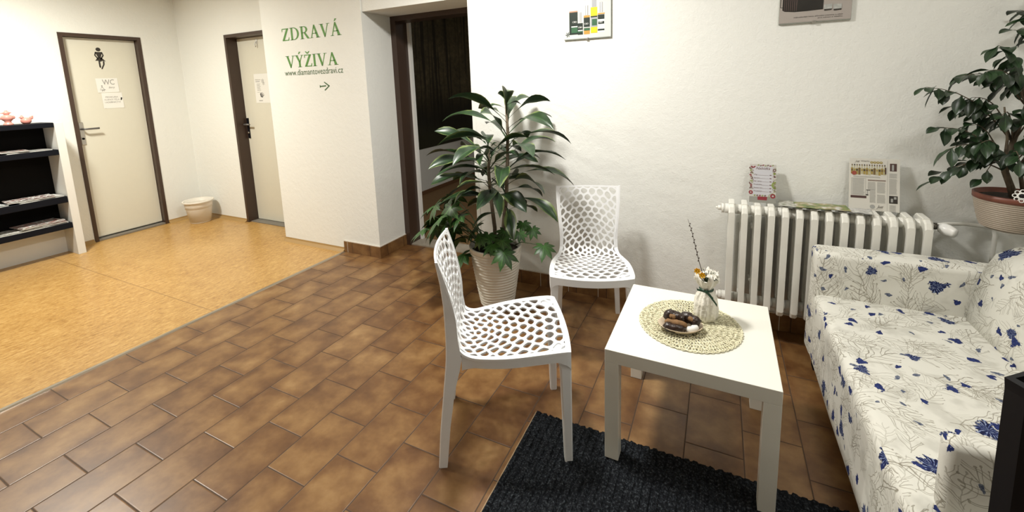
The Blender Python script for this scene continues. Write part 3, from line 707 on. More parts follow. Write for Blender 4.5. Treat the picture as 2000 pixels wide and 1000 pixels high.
# woven placemat
M_straw = mat('straw', (0.86, 0.75, 0.54), 0.75, noise=(120, 0.35))
pm = bmesh.new(); PC = Vector((-0.080, 1.700, 0.4525)); PRd = 0.186
def ringcurve(R0, amp, freq, ph, z_, r_, steps=220):
    pts = []
    for i in range(steps + 1):
        a = 2 * PI * i / steps; R_ = R0 + amp * math.sin(freq * a + ph)
        pts.append(PC + Vector((R_ * math.cos(a), R_ * math.sin(a), z_ + 0.0012 * math.sin(freq * a * 0.5 + ph))))
    tube(pm, pts, r_, 4, cap=False)
k = 0
for R_ in (0.018, 0.036, 0.056, 0.076, 0.096, 0.116, 0.136, 0.156, 0.172):
    fr = max(7, int(R_ * 300))
    for ph in (0.0, PI * 0.66, PI * 1.33):
        ringcurve(R_, 0.012, fr, ph + k, 0.0012 * (k % 3), 0.0016, max(60, fr * 9)); k += 1
for R_ in (0.182, 0.186): ringcurve(R_, 0.0018, 60, R_ * 900, 0.001, 0.0022, 300)
for i in range(130):    # loose loops crossing between the rings
    a = rnd.uniform(0, 2 * PI); R_ = PRd * math.sqrt(rnd.uniform(0.02, 0.92)); c = PC + Vector((R_ * math.cos(a), R_ * math.sin(a), 0.003)); q = rnd.uniform(0.008, 0.014); ph = rnd.uniform(0, 6)
    tube(pm, [c + Vector((q * math.cos(ph + t_ * PI / 5), q * math.sin(ph + t_ * PI / 5) * 0.8, 0.001 * (t_ % 2))) for t_ in range(11)], 0.0014, 4, cap=False)
for v in pm.verts: v.co -= PC
o = link('placemat', pm, M_straw, None, True, loc=PC); tag(o, 'round woven straw placemat on the coffee table', 'placemat')

# dish of chocolate pastry
M_dish = mat('dish_glaze', (0.62, 0.50, 0.36), 0.25); M_choc = mat('chocolate', (0.022, 0.010, 0.006), 0.3, noise=(40, 0.5), bump=(70, 0.7, 0.006))
M_tan = mat('sponge', (0.22, 0.12, 0.05), 0.85, noise=(80, 0.4), bump=(120, 0.6, 0.004)); M_cream = mat('cream', (0.85, 0.84, 0.80), 0.4)
DP = Vector((-0.108, 1.640, 0.4585))
ds = thing('dish', 'small oval dish with a thin rim on the placemat', 'dish', DP, 0.30)
bm = bmesh.new(); lathe(bm, [(0, 0.0), (0.045, 0.0), (0.060, 0.008), (0.074, 0.021), (0.0755, 0.0225), (0.073, 0.0225), (0.058, 0.011), (0.042, 0.004), (0, 0.004)], 48, sx=1.08, sy=0.80); link('plate', bm, M_dish, ds, True)
def lump(bm, pts, rad, seed, n=12, flat_=0.8):
    r__ = random.Random(seed); q = []; rr = []
    for i in range(len(pts) - 1):
        for t_ in range(4):
            f_ = t_ / 4; q.append(Vector(pts[i]).lerp(Vector(pts[i + 1]), f_)); e_ = (i * 4 + t_) / ((len(pts) - 1) * 4)
            rr.append(rad * (0.35 + 0.65 * min(1, math.sin(PI * min(max(e_, 0.0), 1)) * 2.2)) * r__.uniform(0.88, 1.12))
    q.append(Vector(pts[-1])); rr.append(rad * 0.35)
    s0 = len(bm.verts); tube(bm, q, rr, n); bm.verts.ensure_lookup_table()
    for v in bm.verts[s0:]:
        v.co += Vector((r__.uniform(-1, 1), r__.uniform(-1, 1), r__.uniform(-1, 1))) * rad * 0.08
def pastry(label, layers, rz=0.30):
    t_ = thing('pastry', label, 'pastry', DP + Vector((0, 0, 0.004)), rz, 'chocolate pastries on the dish')
    for nm, m_, fn in layers:
        bm = bmesh.new(); fn(bm); link(nm, bm, m_, t_, True)
    return t_
pastry('long chocolate pastry at the front of the dish with a tan filling layer', [
    ('coating', M_choc, lambda bm: lump(bm, [(-0.066, -0.018, 0.018), (-0.03, -0.034, 0.017), (0.010, -0.036, 0.017)], 0.0165, 1)),
    ('filling', M_tan, lambda bm: lump(bm, [(-0.058, -0.004, 0.028), (-0.02, -0.018, 0.029), (0.018, -0.026, 0.029)], 0.0125, 2))])
pastry('lumpy chocolate pastry lying on top at the back left of the dish', [
    ('coating', M_choc, lambda bm: lump(bm, [(-0.056, 0.018, 0.028), (-0.032, 0.022, 0.044), (0.0, 0.006, 0.040), (0.012, -0.004, 0.032)], 0.0185, 3)),
    ('filling', M_tan, lambda bm: lump(bm, [(-0.04, 0.006, 0.043), (-0.03, 0.003, 0.045), (-0.018, -0.002, 0.042)], 0.009, 4))])
pastry('rounded chocolate pastry at the right of the dish with white cream oozing out', [
    ('coating', M_choc, lambda bm: lump(bm, [(0.0, 0.026, 0.026), (0.03, 0.016, 0.036), (0.052, -0.002, 0.032), (0.060, -0.016, 0.022)], 0.0195, 5)),
    ('sponge', M_tan, lambda bm: lump(bm, [(0.026, -0.002, 0.042), (0.036, -0.006, 0.043), (0.044, -0.012, 0.038)], 0.009, 7)),
    ('cream', M_cream, lambda bm: lump(bm, [(0.014, -0.036, 0.014), (0.036, -0.032, 0.016), (0.058, -0.018, 0.018)], 0.0125, 6))])

# wrapped vase with flowers
M_wrap = mat('crumpled_white_ceramic', (0.80, 0.77, 0.68), 0.4, bump=(28, 1.0, 0.012)); M_rib = mat('green_ribbon', (0.008, 0.055, 0.028), 0.35)
VP = Vector((-0.024, 1.762, 0.4585))
vs = thing('vase', 'small white crumpled sack-shaped vase tied with a dark green ribbon on the placemat', 'vase', VP, 0)
def crump(r, z, a):
    k_ = 0.12 if z < 0.10 else 0.22
    return r * (1 + k_ * 0.5 * math.sin(7 * a + z * 22) + 0.05 * math.sin(15 * a - z * 50) + 0.03 * math.sin(3 * a)), z + (0.012 * math.sin(5 * a + 1) + 0.007 * math.sin(9 * a) if z > 0.145 else 0)
bm = bmesh.new(); lathe(bm, [(0, 0), (0.040, 0.0), (0.045, 0.010), (0.046, 0.035), (0.043, 0.06), (0.038, 0.08), (0.028, 0.096), (0.021, 0.104), (0.023, 0.110), (0.034, 0.125), (0.042, 0.142), (0.046, 0.152), (0.042, 0.150), (0.030, 0.125), (0.019, 0.108), (0, 0.10)], 64, fn=crump); xf(bm, Matrix.Diagonal((0.95, 0.95, 1.18, 1))); link('body', bm, M_wrap, vs)
bm = bmesh.new()
ringp = [(0.024 * math.cos(a), 0.024 * math.sin(a), 0.1045) for a in [2 * PI * i / 24 for i in range(25)]]
tube(bm, ringp, 0.0035, 6, cap=False)
def ribbon(bm, pts, w_=0.005, th=0.0006):
    for p, q in zip(pts, pts[1:]):
        p = Vector(p); q = Vector(q)
        for s_ in (0,):
            bm.faces.new([bm.verts.new(v) for v in (p + Vector((0, -th, -w_)), q + Vector((0, -th, -w_)), q + Vector((0, -th, w_)), p + Vector((0, -th, w_))) ])
ribbon(bm, [(0.0, -0.028, 0.104), (0.014, -0.034, 0.094), (0.030, -0.037, 0.078), (0.040, -0.037, 0.066)], 0.0045); ribbon(bm, [(0.0, -0.028, 0.104), (0.013, -0.037, 0.100), (0.026, -0.041, 0.088)], 0.004)
ribbon(bm, [(0.002, -0.028, 0.104), (-0.016, -0.031, 0.107), (-0.032, -0.030, 0.108), (-0.034, -0.030, 0.114)], 0.0035)
blob(bm, (0.001, -0.028, 0.104), 0.006); xf(bm, Matrix.Diagonal((1, 1, 1.18, 1))); link('ribbon', bm, M_rib, vs)
M_petal = mat('white_petal', (0.84, 0.82, 0.74), 0.6); M_yel = mat('yellow_petal', (0.85, 0.50, 0.02), 0.5)
wf = thing('flower_bunch', 'bunch of small white artificial flowers standing in the vase', 'flowers', VP + Vector((0.002, 0, 0.130)))
bm = bmesh.new(); bs = bmesh.new(); r__ = random.Random(4)
for i in range(34):
    a = r__.uniform(0, 6.28); rr = 0.038 * math.sqrt(r__.random()); top = Vector((0.004 + rr * math.cos(a), rr * math.sin(a), 0.035 + r__.uniform(0, 0.038) - rr * 0.3))
    tube(bs, [(0, 0, 0.0), (top.x * 0.4, top.y * 0.4, top.z * 0.6), top], 0.0012, 5)
    for j in range(5):
        b_ = j * 1.257 + r__.random(); up = Vector((top.x, top.y, 0.05)).normalized(); t1 = up.orthogonal().normalized(); t2 = up.cross(t1)
        d_ = t1 * math.cos(b_) + t2 * math.sin(b_); s_ = up.cross(d_)
        q = [top, top + d_ * 0.006 + s_ * 0.004 + up * 0.002, top + d_ * 0.012 + up * 0.004, top + d_ * 0.006 - s_ * 0.004 + up * 0.002]
        bm.faces.new([bm.verts.new(v) for v in q])
link('petals', bm, M_petal, wf); link('stems', bs, M_stemg, wf)
tg = thing('flower_twig', 'thin dark budded twig with a yellow flower standing in the white vase', 'flower', VP + Vector((0, 0, 0.115)))
tp = [Vector(p) for p in ((0.004, 0, 0), (-0.012, -0.006, 0.06), (-0.030, -0.006, 0.12), (-0.045, -0.004, 0.18), (-0.060, -0.002, 0.24), (-0.075, 0, 0.285))]
bm = bmesh.new(); tube(bm, tp, [0.0018, 0.0016, 0.0014, 0.0013, 0.0011, 0.0007], 6)
for i in range(14):
    f_ = 2 + i * 0.2; p = tp[int(f_)].lerp(tp[min(5, int(f_) + 1)], f_ % 1); s_ = 1 if i % 2 else -1
    blob(bm, p + Vector((0.003 * s_, 0, 0.001)), 0.0019, (1, 1, 1.8), 6)
link('twig', bm, mat('twig_bark', (0.05, 0.03, 0.02), 0.8), tg)
for c, lab in ((tp[1] + Vector((-0.022, -0.012, 0.026)), 0), (tp[1] + Vector((-0.004, -0.014, 0.012)), 1)):
    bm = bmesh.new()
    for ring, nn, ln in ((0, 7, 0.015), (1, 6, 0.011)):
        for j in range(nn):
            a = 2 * PI * j / nn + ring * 0.4 + lab; d_ = Vector((math.cos(a), -0.25, math.sin(a))).normalized(); s_ = Vector((0, 1, 0)).cross(d_).normalized(); ub = Vector((0, -1, 0)) * (0.004 + ring * 0.005)
            bm.faces.new([bm.verts.new(v) for v in (c, c + d_ * ln * 0.55 + s_ * 0.0045 + ub * .5, c + d_ * ln + ub, c + d_ * ln * 0.55 - s_ * 0.0045 + ub * .5)])
    blob(bm, c + Vector((0, -0.004, 0)), 0.004); link('yellow_blossom', bm, M_yel, tg)

# ------------------------------------------------------------------ radiator
M_rad = mat('radiator_enamel', (0.78, 0.77, 0.71), 0.35, bump=(60, 0.25, 0.002))
rd = thing('radiator', 'white ribbed cast iron radiator on the wall behind the sofa', 'radiator', (0.06, 2.525, 0))
NS, P_ = 14, 0.0602
def section(bm, cx):
    outer = [(-0.078, 0.20), (-0.078, 0.70), (-0.066, 0.728), (-0.045, 0.742), (-0.02, 0.733), (0.02, 0.733), (0.045, 0.744), (0.066, 0.73), (0.078, 0.70), (0.078, 0.20), (0.064, 0.172), (0.035, 0.165), (0.0, 0.175), (-0.035, 0.160), (-0.062, 0.170)]
    # two columns joined by top and bottom bridges, seen from the side
    def ext(pts, w_, tap=0.006):
        a = [bm.verts.new((cx - w_ / 2 + tap, y_, z_)) for y_, z_ in pts]; m1 = []
        c_y = sum(p[0] for p in pts) / len(pts); c_z = sum(p[1] for p in pts) / len(pts)
        def gr(y_, z_, k_): d = Vector((y_ - c_y, z_ - c_z)); L_ = d.length or 1; d *= (L_ + k_) / L_; return c_y + d.x, c_z + d.y
        rings = []
        for xo, k_ in ((-w_ / 2, -tap), (-w_ / 2 + tap, 0), (w_ / 2 - tap, 0), (w_ / 2, -tap)):
            rings.append([bm.verts.new((cx + xo, *gr(y_, z_, k_))) for y_, z_ in pts])
        bmesh.ops.delete(bm, geom=a, context='VERTS')
        for A, Bq in zip(rings, rings[1:]):
            for k_ in range(len(pts)): bm.faces.new((A[k_], A[(k_ + 1) % len(pts)], Bq[(k_ + 1) % len(pts)], Bq[k_]))
        bm.faces.new(rings[0][::-1]); bm.faces.new(rings[-1])
    ext([(-0.078, 0.195), (-0.078, 0.705), (-0.066, 0.730), (-0.046, 0.742), (-0.030, 0.735), (-0.030, 0.17), (-0.045, 0.160), (-0.066, 0.170)], 0.029)
    ext([(0.030, 0.17), (0.030, 0.738), (0.046, 0.747), (0.066, 0.73), (0.078, 0.705), (0.078, 0.195), (0.066, 0.170), (0.045, 0.160)], 0.029)
    ext([(-0.04, 0.745), (0.04, 0.748), (0.04, 0.66), (0.02, 0.68), (-0.02, 0.68), (-0.04, 0.66)], 0.029, 0.004)
    ext([(-0.04, 0.17), (0.04, 0.17), (0.04, 0.25), (0.02, 0.232), (-0.02, 0.232), (-0.04, 0.25)], 0.029, 0.004)
sec_me = None
for i in range(NS):
    if sec_me is None:
        bm = bmesh.new(); section(bm, 0); bmesh.ops.recalc_face_normals(bm, faces=bm.faces)
        tube(bm, [(-0.031, 0, 0.705), (0.031, 0, 0.705)], 0.026, 14); tube(bm, [(-0.031, 0, 0.205), (0.031, 0, 0.205)], 0.026, 14)
        o = link('section', bm, M_rad, rd); sec_me = o.data
    else: o = bpy.data.objects.new('section', sec_me); COL.objects.link(o); o.parent = rd
    o.location = (0.014 + i * P_, 0, 0)
bm = bmesh.new(); tube(bm, [(-0.02, 0, 0.705), (-0.034, 0, 0.705)], 0.026, 8); tube(bm, [(-0.034, 0, 0.705), (-0.052, 0, 0.705)], 0.013, 8); tube(bm, [(-0.052, 0, 0.705), (-0.062, 0, 0.705)], 0.006, 8); link('bleed_plug', bm, M_rad, rd)
bm = bmesh.new(); tube(bm, [(-0.015, 0, 0.205), (-0.034, 0, 0.205)], 0.026, 8); tube(bm, [(-0.034, 0, 0.205), (-0.046, 0, 0.205)], 0.020, 8); link('end_plug', bm, M_rad, rd)
xe = 0.014 + (NS - 1) * P_
bm = bmesh.new(); tube(bm, [(xe + 0.012, 0, 0.705), (xe + 0.030, 0, 0.705)], 0.028, 8); link('bushing', bm, M_rad, rd)
bm = bmesh.new(); tube(bm, [(xe + 0.030, 0, 0.705), (xe + 0.048, 0, 0.703)], [0.014, 0.016], 10); tube(bm, [(xe + 0.048, 0, 0.703), (xe + 0.058, 0, 0.702)], 0.010, 10); vlv = link('valve', bm, mat('grey_brass', (0.14, 0.13, 0.11), 0.4, metal=0.7), rd)
bm = bmesh.new(); tube(bm, [(xe + 0.060, 0.0, 0.703), (xe + 0.066, -0.006, 0.70), (xe + 0.080, -0.020, 0.694), (xe + 0.097, -0.038, 0.688), (xe + 0.101, -0.042, 0.687)], [0.016, 0.024, 0.027, 0.021, 0.019], 18); link('thermostat_knob', bm, M_white, vlv, True)
bm = bmesh.new(); tube(bm, [(xe + 0.05, 0.01, 0.703), (xe + 0.10, 0.05, 0.704), (xe + 0.17, 0.075, 0.704), (xe + 0.25, 0.08, 0.700), (xe + 0.272, 0.082, 0.690), (xe + 0.280, 0.083, 0.66), (xe + 0.280, 0.083, 0.02)], 0.0085, 10); link('heating_pipe', bm, M_rad, rd, True)
for xx in (0.12, 0.66):
    for zz in (0.30, 0.60):
        bm = bmesh.new(); tube(bm, [(xx, 0.03, zz), (xx, 0.1095, zz)], 0.008, 8); link('wall_bracket', bm, M_rad, rd)

# items on the radiator
RT = 0.7485
def onM(p0, px, pup): return plane_M(p0, px, pup)
mc = thing('menu_card', 'small price-list card with red and green swirls leaning on the wall, left on the radiator', 'card', (0.216, 2.53, RT))
a_up = Vector((0.0, 0.36, 1)).normalized()
Mc = plane_M((0, 0.0, 0.0), (1, 0, 0), a_up); Wc, Hc = 0.122, 0.205
bm = bmesh.new(); box(bm, -Wc / 2, Wc / 2, 0, Hc, -0.002, 0, bev=0.0004); xf(bm, Mc); mc = link('card', bm, mat('card_white', (0.50, 0.48, 0.45), 0.4), mc)
M_card_in = mat('card_grey', (0.50, 0.50, 0.53), 0.5); M_red = mat('card_red', (0.22, 0.02, 0.03), 0.5); M_olive = mat('card_olive', (0.22, 0.27, 0.07), 0.5); M_brn = mat('card_brown', (0.14, 0.07, 0.06), 0.5)
bm = bmesh.new(); Mk = Mc @ Matrix.Translation((0, 0, 0.0006))
flat(bm, [(-0.045, 0.040), (0.045, 0.040), (0.045, 0.192), (-0.045, 0.192)], Mk, 0); flat(bm, [(-Wc / 2 + .001, 0.001), (Wc / 2 - .001, 0.001), (Wc / 2 - .001, 0.034), (-Wc / 2 + .001, 0.030)], Mk, 4)
Mk = Mc @ Matrix.Translation((0, 0, 0.0012))
def ringd(cx, cy_, r0, r1, mi, a0=0, a1=2 * PI, n=18):
    for i in range(n):
        t0 = a0 + (a1 - a0) * i / n; t1 = a0 + (a1 - a0) * (i + 1) / n
        flat(bm, [(cx + r0 * math.cos(t0), cy_ + r0 * math.sin(t0)), (cx + r1 * math.cos(t0), cy_ + r1 * math.sin(t0)), (cx + r1 * math.cos(t1), cy_ + r1 * math.sin(t1)), (cx + r0 * math.cos(t1), cy_ + r0 * math.sin(t1))], Mk, mi)
ringd(-0.054, 0.052, 0.004, 0.010, 1); ringd(0.047, 0.038, 0.005, 0.012, 1); ringd(0.044, 0.036, 0.014, 0.016, 2, 0.5, 4); ringd(-0.045, 0.194, 0.005, 0.011, 1, PI, 2 * PI)
ringd(0.053, 0.175, 0.004, 0.008, 3); disc(bm, 0.053, 0.156, 0.006, Mk, 2); disc(bm, 0.054, 0.140, 0.005, Mk, 3); ringd(0.060, 0.095, 0.010, 0.020, 2, PI * .5, PI * 1.5)
for i in range(9): ringd(-0.054 + 0.004 * math.sin(i * 2.2), 0.075 + i * 0.0135, 0.002, 0.0065, (3, 1, 3, 2)[i % 4], i, i + 4.2, 8)
for i in range(7): ringd(-0.02 + i * 0.011, 0.198 - 0.003 * (i % 2), 0.001, 0.0045, (2, 3, 1)[i % 3], 0.2, 4, 8)
for i in range(5): ringd(0.055, 0.060 + i * 0.009, 0.001, 0.004, (2, 3)[i % 2], 0, 4, 8)
for i in range(10): ringd(-0.050 + 0.004 * math.cos(i * 1.7), 0.070 + i * 0.0125, 0.0035, 0.005, (3, 3, 1, 2)[i % 4], i * 1.3, i * 1.3 + 3.4, 8); ringd(0.053 + 0.003 * math.cos(i * 2.7), 0.060 + i * 0.0135, 0.004, 0.0055, (3, 2, 3, 1)[i % 4], i * 1.9, i * 1.9 + 3.4, 8)
for i in range(5): ringd(-0.035 + i * 0.012, 0.037, 0.001, 0.0045, (2, 3, 1)[i % 3], 0, 5, 8)
flat(bm, [(-0.022, 0.014), (0.020, 0.014), (0.022, 0.032), (-0.022, 0.032)], Mk, 1)
text_mesh(bm, 'Nabídka', 0.013, Mk @ Matrix.Translation((0.0, 0.176, 0)), 3, shear=0.4, width=0.066)
for i, (t_, ww) in enumerate((('Čaj', 0.018), ('Espresso', 0.028), ('Víd. káva', 0.036), ('Turecká káva', 0.038), ('Espresso káva', 0.042), ('Produkty', 0.040))):
    yy = 0.145 - i * 0.0175; text_mesh(bm, t_, 0.0065, Mk @ Matrix.Translation((-0.042 + ww / 2, yy, 0)), 3, shear=0.5, width=ww)
    flat(bm, [(-0.042 + ww, yy), (0.028, yy), (0.028, yy + 0.0008), (-0.042 + ww, yy + 0.0008)], Mk, 3)
    flat(bm, [(0.031, yy), (0.040, yy), (0.040, yy + 0.004), (0.031, yy + 0.004)], Mk, 3)
link('print', bm, [M_card_in, M_red, M_olive, M_brn, mat('card_foot', (0.25, 0.25, 0.22), 0.5)], mc)

nw = thing('advertising_sheet', 'cream printed advertising sheet with a row of oil bottles, leaning above the radiator', 'sheet', (0.6825, 2.548, RT - 0.002))
Wn, Hn = 0.194, 0.252; a_up = Vector((0.0, 0.24, 1)).normalized(); Mn = plane_M((0, 0, 0), (1, 0, -0.0), a_up)
bm = bmesh.new(); box(bm, -Wn / 2, Wn / 2, 0, Hn, -0.003, 0, bev=0.0004); xf(bm, Mn); nw = link('board', bm, mat('newsprint', (0.62, 0.60, 0.54), 0.5), nw)
Mk = Mn @ Matrix.Translation((0, 0, 0.0008)); bm = bmesh.new()
def U(px, py): return (-Wn / 2 + (px - 80) / 840 * Wn, Hn - (py - 70) / 870 * Hn)      # sheet layout grid
def R_(x0_, y0_, x1_, y1_, mi, M_=None): flat(bm, [U(x0_, y1_), U(x1_, y1_), U(x1_, y0_), U(x0_, y0_)], M_ or Mk, mi)
Mk2 = Mn @ Matrix.Translation((0, 0, 0.0014)); Mk3 = Mn @ Matrix.Translation((0, 0, 0.002))
for i in range(14):
    cx = 125 + i * 42; c_i = (5, 6, 5, 4, 6, 5)[i % 6]
    R_(cx - 18, 232 + (i % 3) * 5, cx + 18, 335 + (i % 4) * 5, c_i, Mk); R_(cx - 15, 255, cx + 15, 285, (4, 5, 3)[i % 3], Mk2); R_(cx - 7, 190, cx + 7, 232, 6, Mk); R_(cx - 8, 172, cx + 8, 196, (4, 0, 4, 7)[i % 4], Mk2)
R_(672, 215, 695, 325, 7, Mk3); 
for k_ in range(4): disc(bm, *U(455 + k_ * 52, 135), 0.006, Mk, 5, 14); disc(bm, *U(455 + k_ * 52, 132), 0.0035, Mk2, 6, 10)
disc(bm, *U(160, 322), 0.010, Mk3, 2, 16)
R_(395, 425, 690, 445, 8); R_(108, 700, 375, 740, 7); R_(755, 145, 865, 270, 7); R_(748, 675, 885, 800, 0)
R_(785, 165, 820, 260, 1, Mk2); R_(775, 720, 810, 780, 1, Mk2); R_(825, 690, 865, 730, 1, Mk2)
for x0_, x1_, ya, yb in ((135, 345, 415, 680), (395, 530, 465, 590), (430, 530, 590, 800), (550, 690, 465, 640), (550, 690, 670, 810), (745, 875, 310, 380), (745, 875, 400, 650), (755, 865, 830, 940), (150, 640, 372, 392)):
    yy = ya
    while yy < yb:
        xe_ = x1_ - rnd.random() * 0.12 * (x1_ - x0_); R_(x0_, yy, xe_, yy + 4.5, 1); yy += 13
for a in ((118, 405, 122, 685), (358, 405, 362, 685), (118, 405, 362, 408), (118, 682, 362, 685), (715, 100, 718, 950), (390, 915, 650, 918)): R_(*a, 1)
R_(370, 595, 435, 605, 0, Mk2); R_(385, 610, 400, 690, 1); R_(365, 672, 405, 690, 0, Mk2)
disc(bm, *U(478, 872), 0.010, Mk, 1, 16)
text_mesh(bm, 'Just', 0.014, Mk2 @ Matrix.Translation((*U(600, 890), 0)), 0, shear=0.6, width=0.026)
text_mesh(bm, 'Just', 0.010, Mk2 @ Matrix.Translation((*U(212, 138), 0)), 7, shear=0.6, width=0.020); text_mesh(bm, 'VITALITA', 0.006, Mk2 @ Matrix.Translation((*U(345, 128), 0)), 0, width=0.033)
link('print', bm, [M_ink, mat('p_grey', (0.33, 0.33, 0.31), .6), mat('p_red', (0.30, 0.06, 0.04), .5), mat('p_blk', (0.06, 0.045, 0.02), .5), mat('p_brn', (0.16, 0.10, 0.03), .5), mat('p_gold', (0.34, 0.25, 0.06), .5), mat('p_pale', (0.46, 0.42, 0.24), .5), mat('p_dk', (0.07, 0.035, 0.03), .5), mat('p_taupe', (0.24, 0.18, 0.15), .5)], nw)
# leaflets lying flat
def leaflet(label, loc, rz, w_, h_, m_):
    bm = bmesh.new(); nx = 8
    for zz in (0.0, 0.0022):
        g = [[bm.verts.new((-w_ / 2 + w_ * i / nx, -h_ / 2 + h_ * j / 2, zz + 0.003 * math.sin(i * 0.9) ** 2)) for j in range(3)] for i in range(nx + 1)]
        for i in range(nx):
            for j in range(2): bm.faces.new((g[i][j], g[i + 1][j], g[i + 1][j + 1], g[i][j + 1]))
    o = link('leaflet', bm, m_, None, False, loc=loc); o.rotation_euler = (0, 0, rz); tag(o, label, 'leaflet', 'leaflets on the radiator'); return o
def leaf_print(name, c1, c2, c3):
    m = mat(name, c1, 0.3); nt = m.node_tree; b = nt.nodes['Principled BSDF']; tc = nt.nodes.new('ShaderNodeTexCoord'); n = noise_n(nt, tc.outputs['Object'], 22, 3)
    nt.links.new(ramp(nt, n, [(0.3, c3), (0.45, c1), (0.55, c2), (0.66, (0.6, 0.6, 0.55))]), b.inputs['Base Color']); return m
leaflet('green and brown leaflet lying flat on the radiator between the two cards', (0.47, 2.525, RT + 0.0035), 0.02, 0.22, 0.11, leaf_print('leaflet_green', (0.16, 0.22, 0.05), (0.33, 0.26, 0.12), (0.05, 0.07, 0.02)))
leaflet('pale leaflet under the green one, reaching towards the price card', (0.375, 2.535, RT + 0.0004), -0.1, 0.17, 0.12, leaf_print('leaflet_white', (0.52, 0.52, 0.47), (0.32, 0.30, 0.24), (0.12, 0.14, 0.07)))
leaflet('white leaflet with dark streaks sticking out from under the leaning advertising sheet', (0.60, 2.515, RT + 0.0004), -0.15, 0.13, 0.10, leaf_print('leaflet_grey', (0.58, 0.58, 0.56), (0.35, 0.35, 0.34), (0.15, 0.08, 0.07)))

# ------------------------------------------------------------------ clip-framed posters on the wall
M_glass_edge = mat('glass_edge', (0.30, 0.32, 0.28), 0.2); M_pw = mat('poster_white', (0.60, 0.62, 0.59), 0.25)
def poster(name, label, x0_, x1_, z0, z1, bg):
    p = thing(name, label, 'poster', ((x0_ + x1_) / 2, YM, z0)); w_ = x1_ - x0_; h_ = z1 - z0
    link('backing', B(-w_ / 2, w_ / 2, -0.012, -0.0, 0, h_), M_glass_edge, p); sh_ = link('sheet', B(-w_ / 2 + .001, w_ / 2 - .001, -0.0135, -0.012, 0.004, h_ - .001), bg, p)
    bm = bmesh.new(); box(bm, -0.008, 0.008, -0.017, -0.0, -0.004, 0.009, bev=0.001); link('clip', bm, M_chrome, p)
    return sh_, w_, h_
p1, w_, h_ = poster('framed_poster', 'glass-clipped white poster with green and yellow oil bottles above the back chair', -0.890, -0.598, 1.665, 2.085, M_pw)
bm = bmesh.new()
def Q(px, py): return (-0.146 + (px - 115) / 1040 * 0.292, 0.004 + (870 - py) / 1040 * 0.292 * 1.0)
def RQ(x0_, y0_, x1_, y1_, mi, lv=0):
    (xa, zb), (xb, za) = Q(x0_, y1_), Q(x1_, y0_); y_ = -0.0138 - lv * 0.0006
    poly(bm, [(xa, y_, zb), (xb, y_, zb), (xb, y_, za), (xa, y_, za)], mi)
for a in ((240, 300, 430, 780, 0, 0), (245, 278, 425, 305, 5, 1), (285, 600, 425, 622, 1, 1), (285, 625, 425, 740, 2, 1), (460, 320, 515, 525, 6, 0), (475, 320, 488, 520, 1, 1), (430, 545, 545, 790, 0, 0), (435, 690, 540, 712, 1, 1), (435, 715, 540, 740, 2, 1),
          (600, 190, 665, 390, 6, 0), (615, 190, 640, 385, 1, 1), (565, 395, 700, 790, 4, 0), (565, 440, 700, 640, 0, 1), (565, 640, 700, 655, 1, 2), (568, 660, 700, 710, 2, 2), (745, 90, 845, 240, 7, 0), (718, 240, 862, 775, 3, 0), (718, 420, 862, 450, 0, 1), (718, 450, 862, 650, 7, 1), (745, 485, 855, 620, 2, 2), (725, 670, 855, 765, 3, 2),
          (915, 150, 980, 360, 6, 0), (935, 155, 958, 358, 1, 1), (872, 365, 1020, 770, 1, 0), (872, 372, 1020, 400, 4, 1), (872, 405, 1015, 500, 0, 1), (880, 545, 1010, 600, 0, 1), (872, 700, 1015, 735, 0, 1)): RQ(*a)
for (cx, cy_, hh) in ((360, 530, 0.010), (485, 650, 0.009), (625, 585, 0.009), (935, 575, 0.008)):
    text_mesh(bm, 'CBD', hh, plane_M((Q(cx, cy_)[0], -0.0158, Q(cx, cy_)[1]), (1, 0, 0), (0, 0, 1)), 1)
for yy, w0 in ((20, 250), (60, 170)): RQ(580, yy, 580 + w0, yy + 14, 7)
for i in range(6):
    a = i * 1.05; cx, cz = Q(205, 770); poly(bm, [(cx, -0.0156, cz), (cx + 0.018 * math.cos(a), -0.0156, cz + 0.018 * math.sin(a)), (cx + 0.010 * math.cos(a + .5), -0.0156, cz + 0.010 * math.sin(a + .5))], 0)
for i in range(26): poly(bm, [(v.x, -0.0138, v.y + 0.29) for v in (Vector((-0.06, -.02)) + Vector((0.05 * math.cos(i * .7 + t_), 0.05 * math.sin(i * 1.3 + t_))) * (0.3 + 0.03 * i) for t_ in (0, .02, .05))], 7)
link('print', bm, [mat('pr_black', (0.02, 0.03, 0.025), .3), mat('pr_white', (0.75, 0.76, 0.72), .3), mat('pr_green', (0.04, 0.12, 0.06), .3), mat('pr_yellow', (0.75, 0.60, 0.02), .3), mat('pr_amber', (0.50, 0.28, 0.06), .3), mat('pr_copper', (0.45, 0.25, 0.16), .3), mat('pr_silver', (0.35, 0.35, 0.35), .3), mat('pr_grey', (0.36, 0.37, 0.39), .3)], p1)
p2, w_, h_ = poster('framed_poster', 'glass-clipped taupe poster with a dark stump and silver tins above the radiator', 0.253, 0.549, 1.660, 2.080, mat('poster_taupe', (0.40, 0.36, 0.33), .3))
bm = bmesh.new(); yq = -0.0138
def V2(px, py): return (-0.148 + (px - 135) / 1665 * 0.296, 0.004 + (545 - 0.075 * (px - 135) - py) / 1665 * 0.296)
def PF(pts, mi, lv=0): poly(bm, [(V2(*p)[0], yq - lv * 0.0006, V2(*p)[1]) for p in pts], mi)
PF([(205, -900), (205, 180), (260, 215), (500, 228), (800, 205), (1160, 165), (1190, -900)], 0)
for i in range(7): PF([(235 + i * 50, -880), (240 + i * 48, 190), (262 + i * 48, 205), (268 + i * 50, -880)], 1, 1)
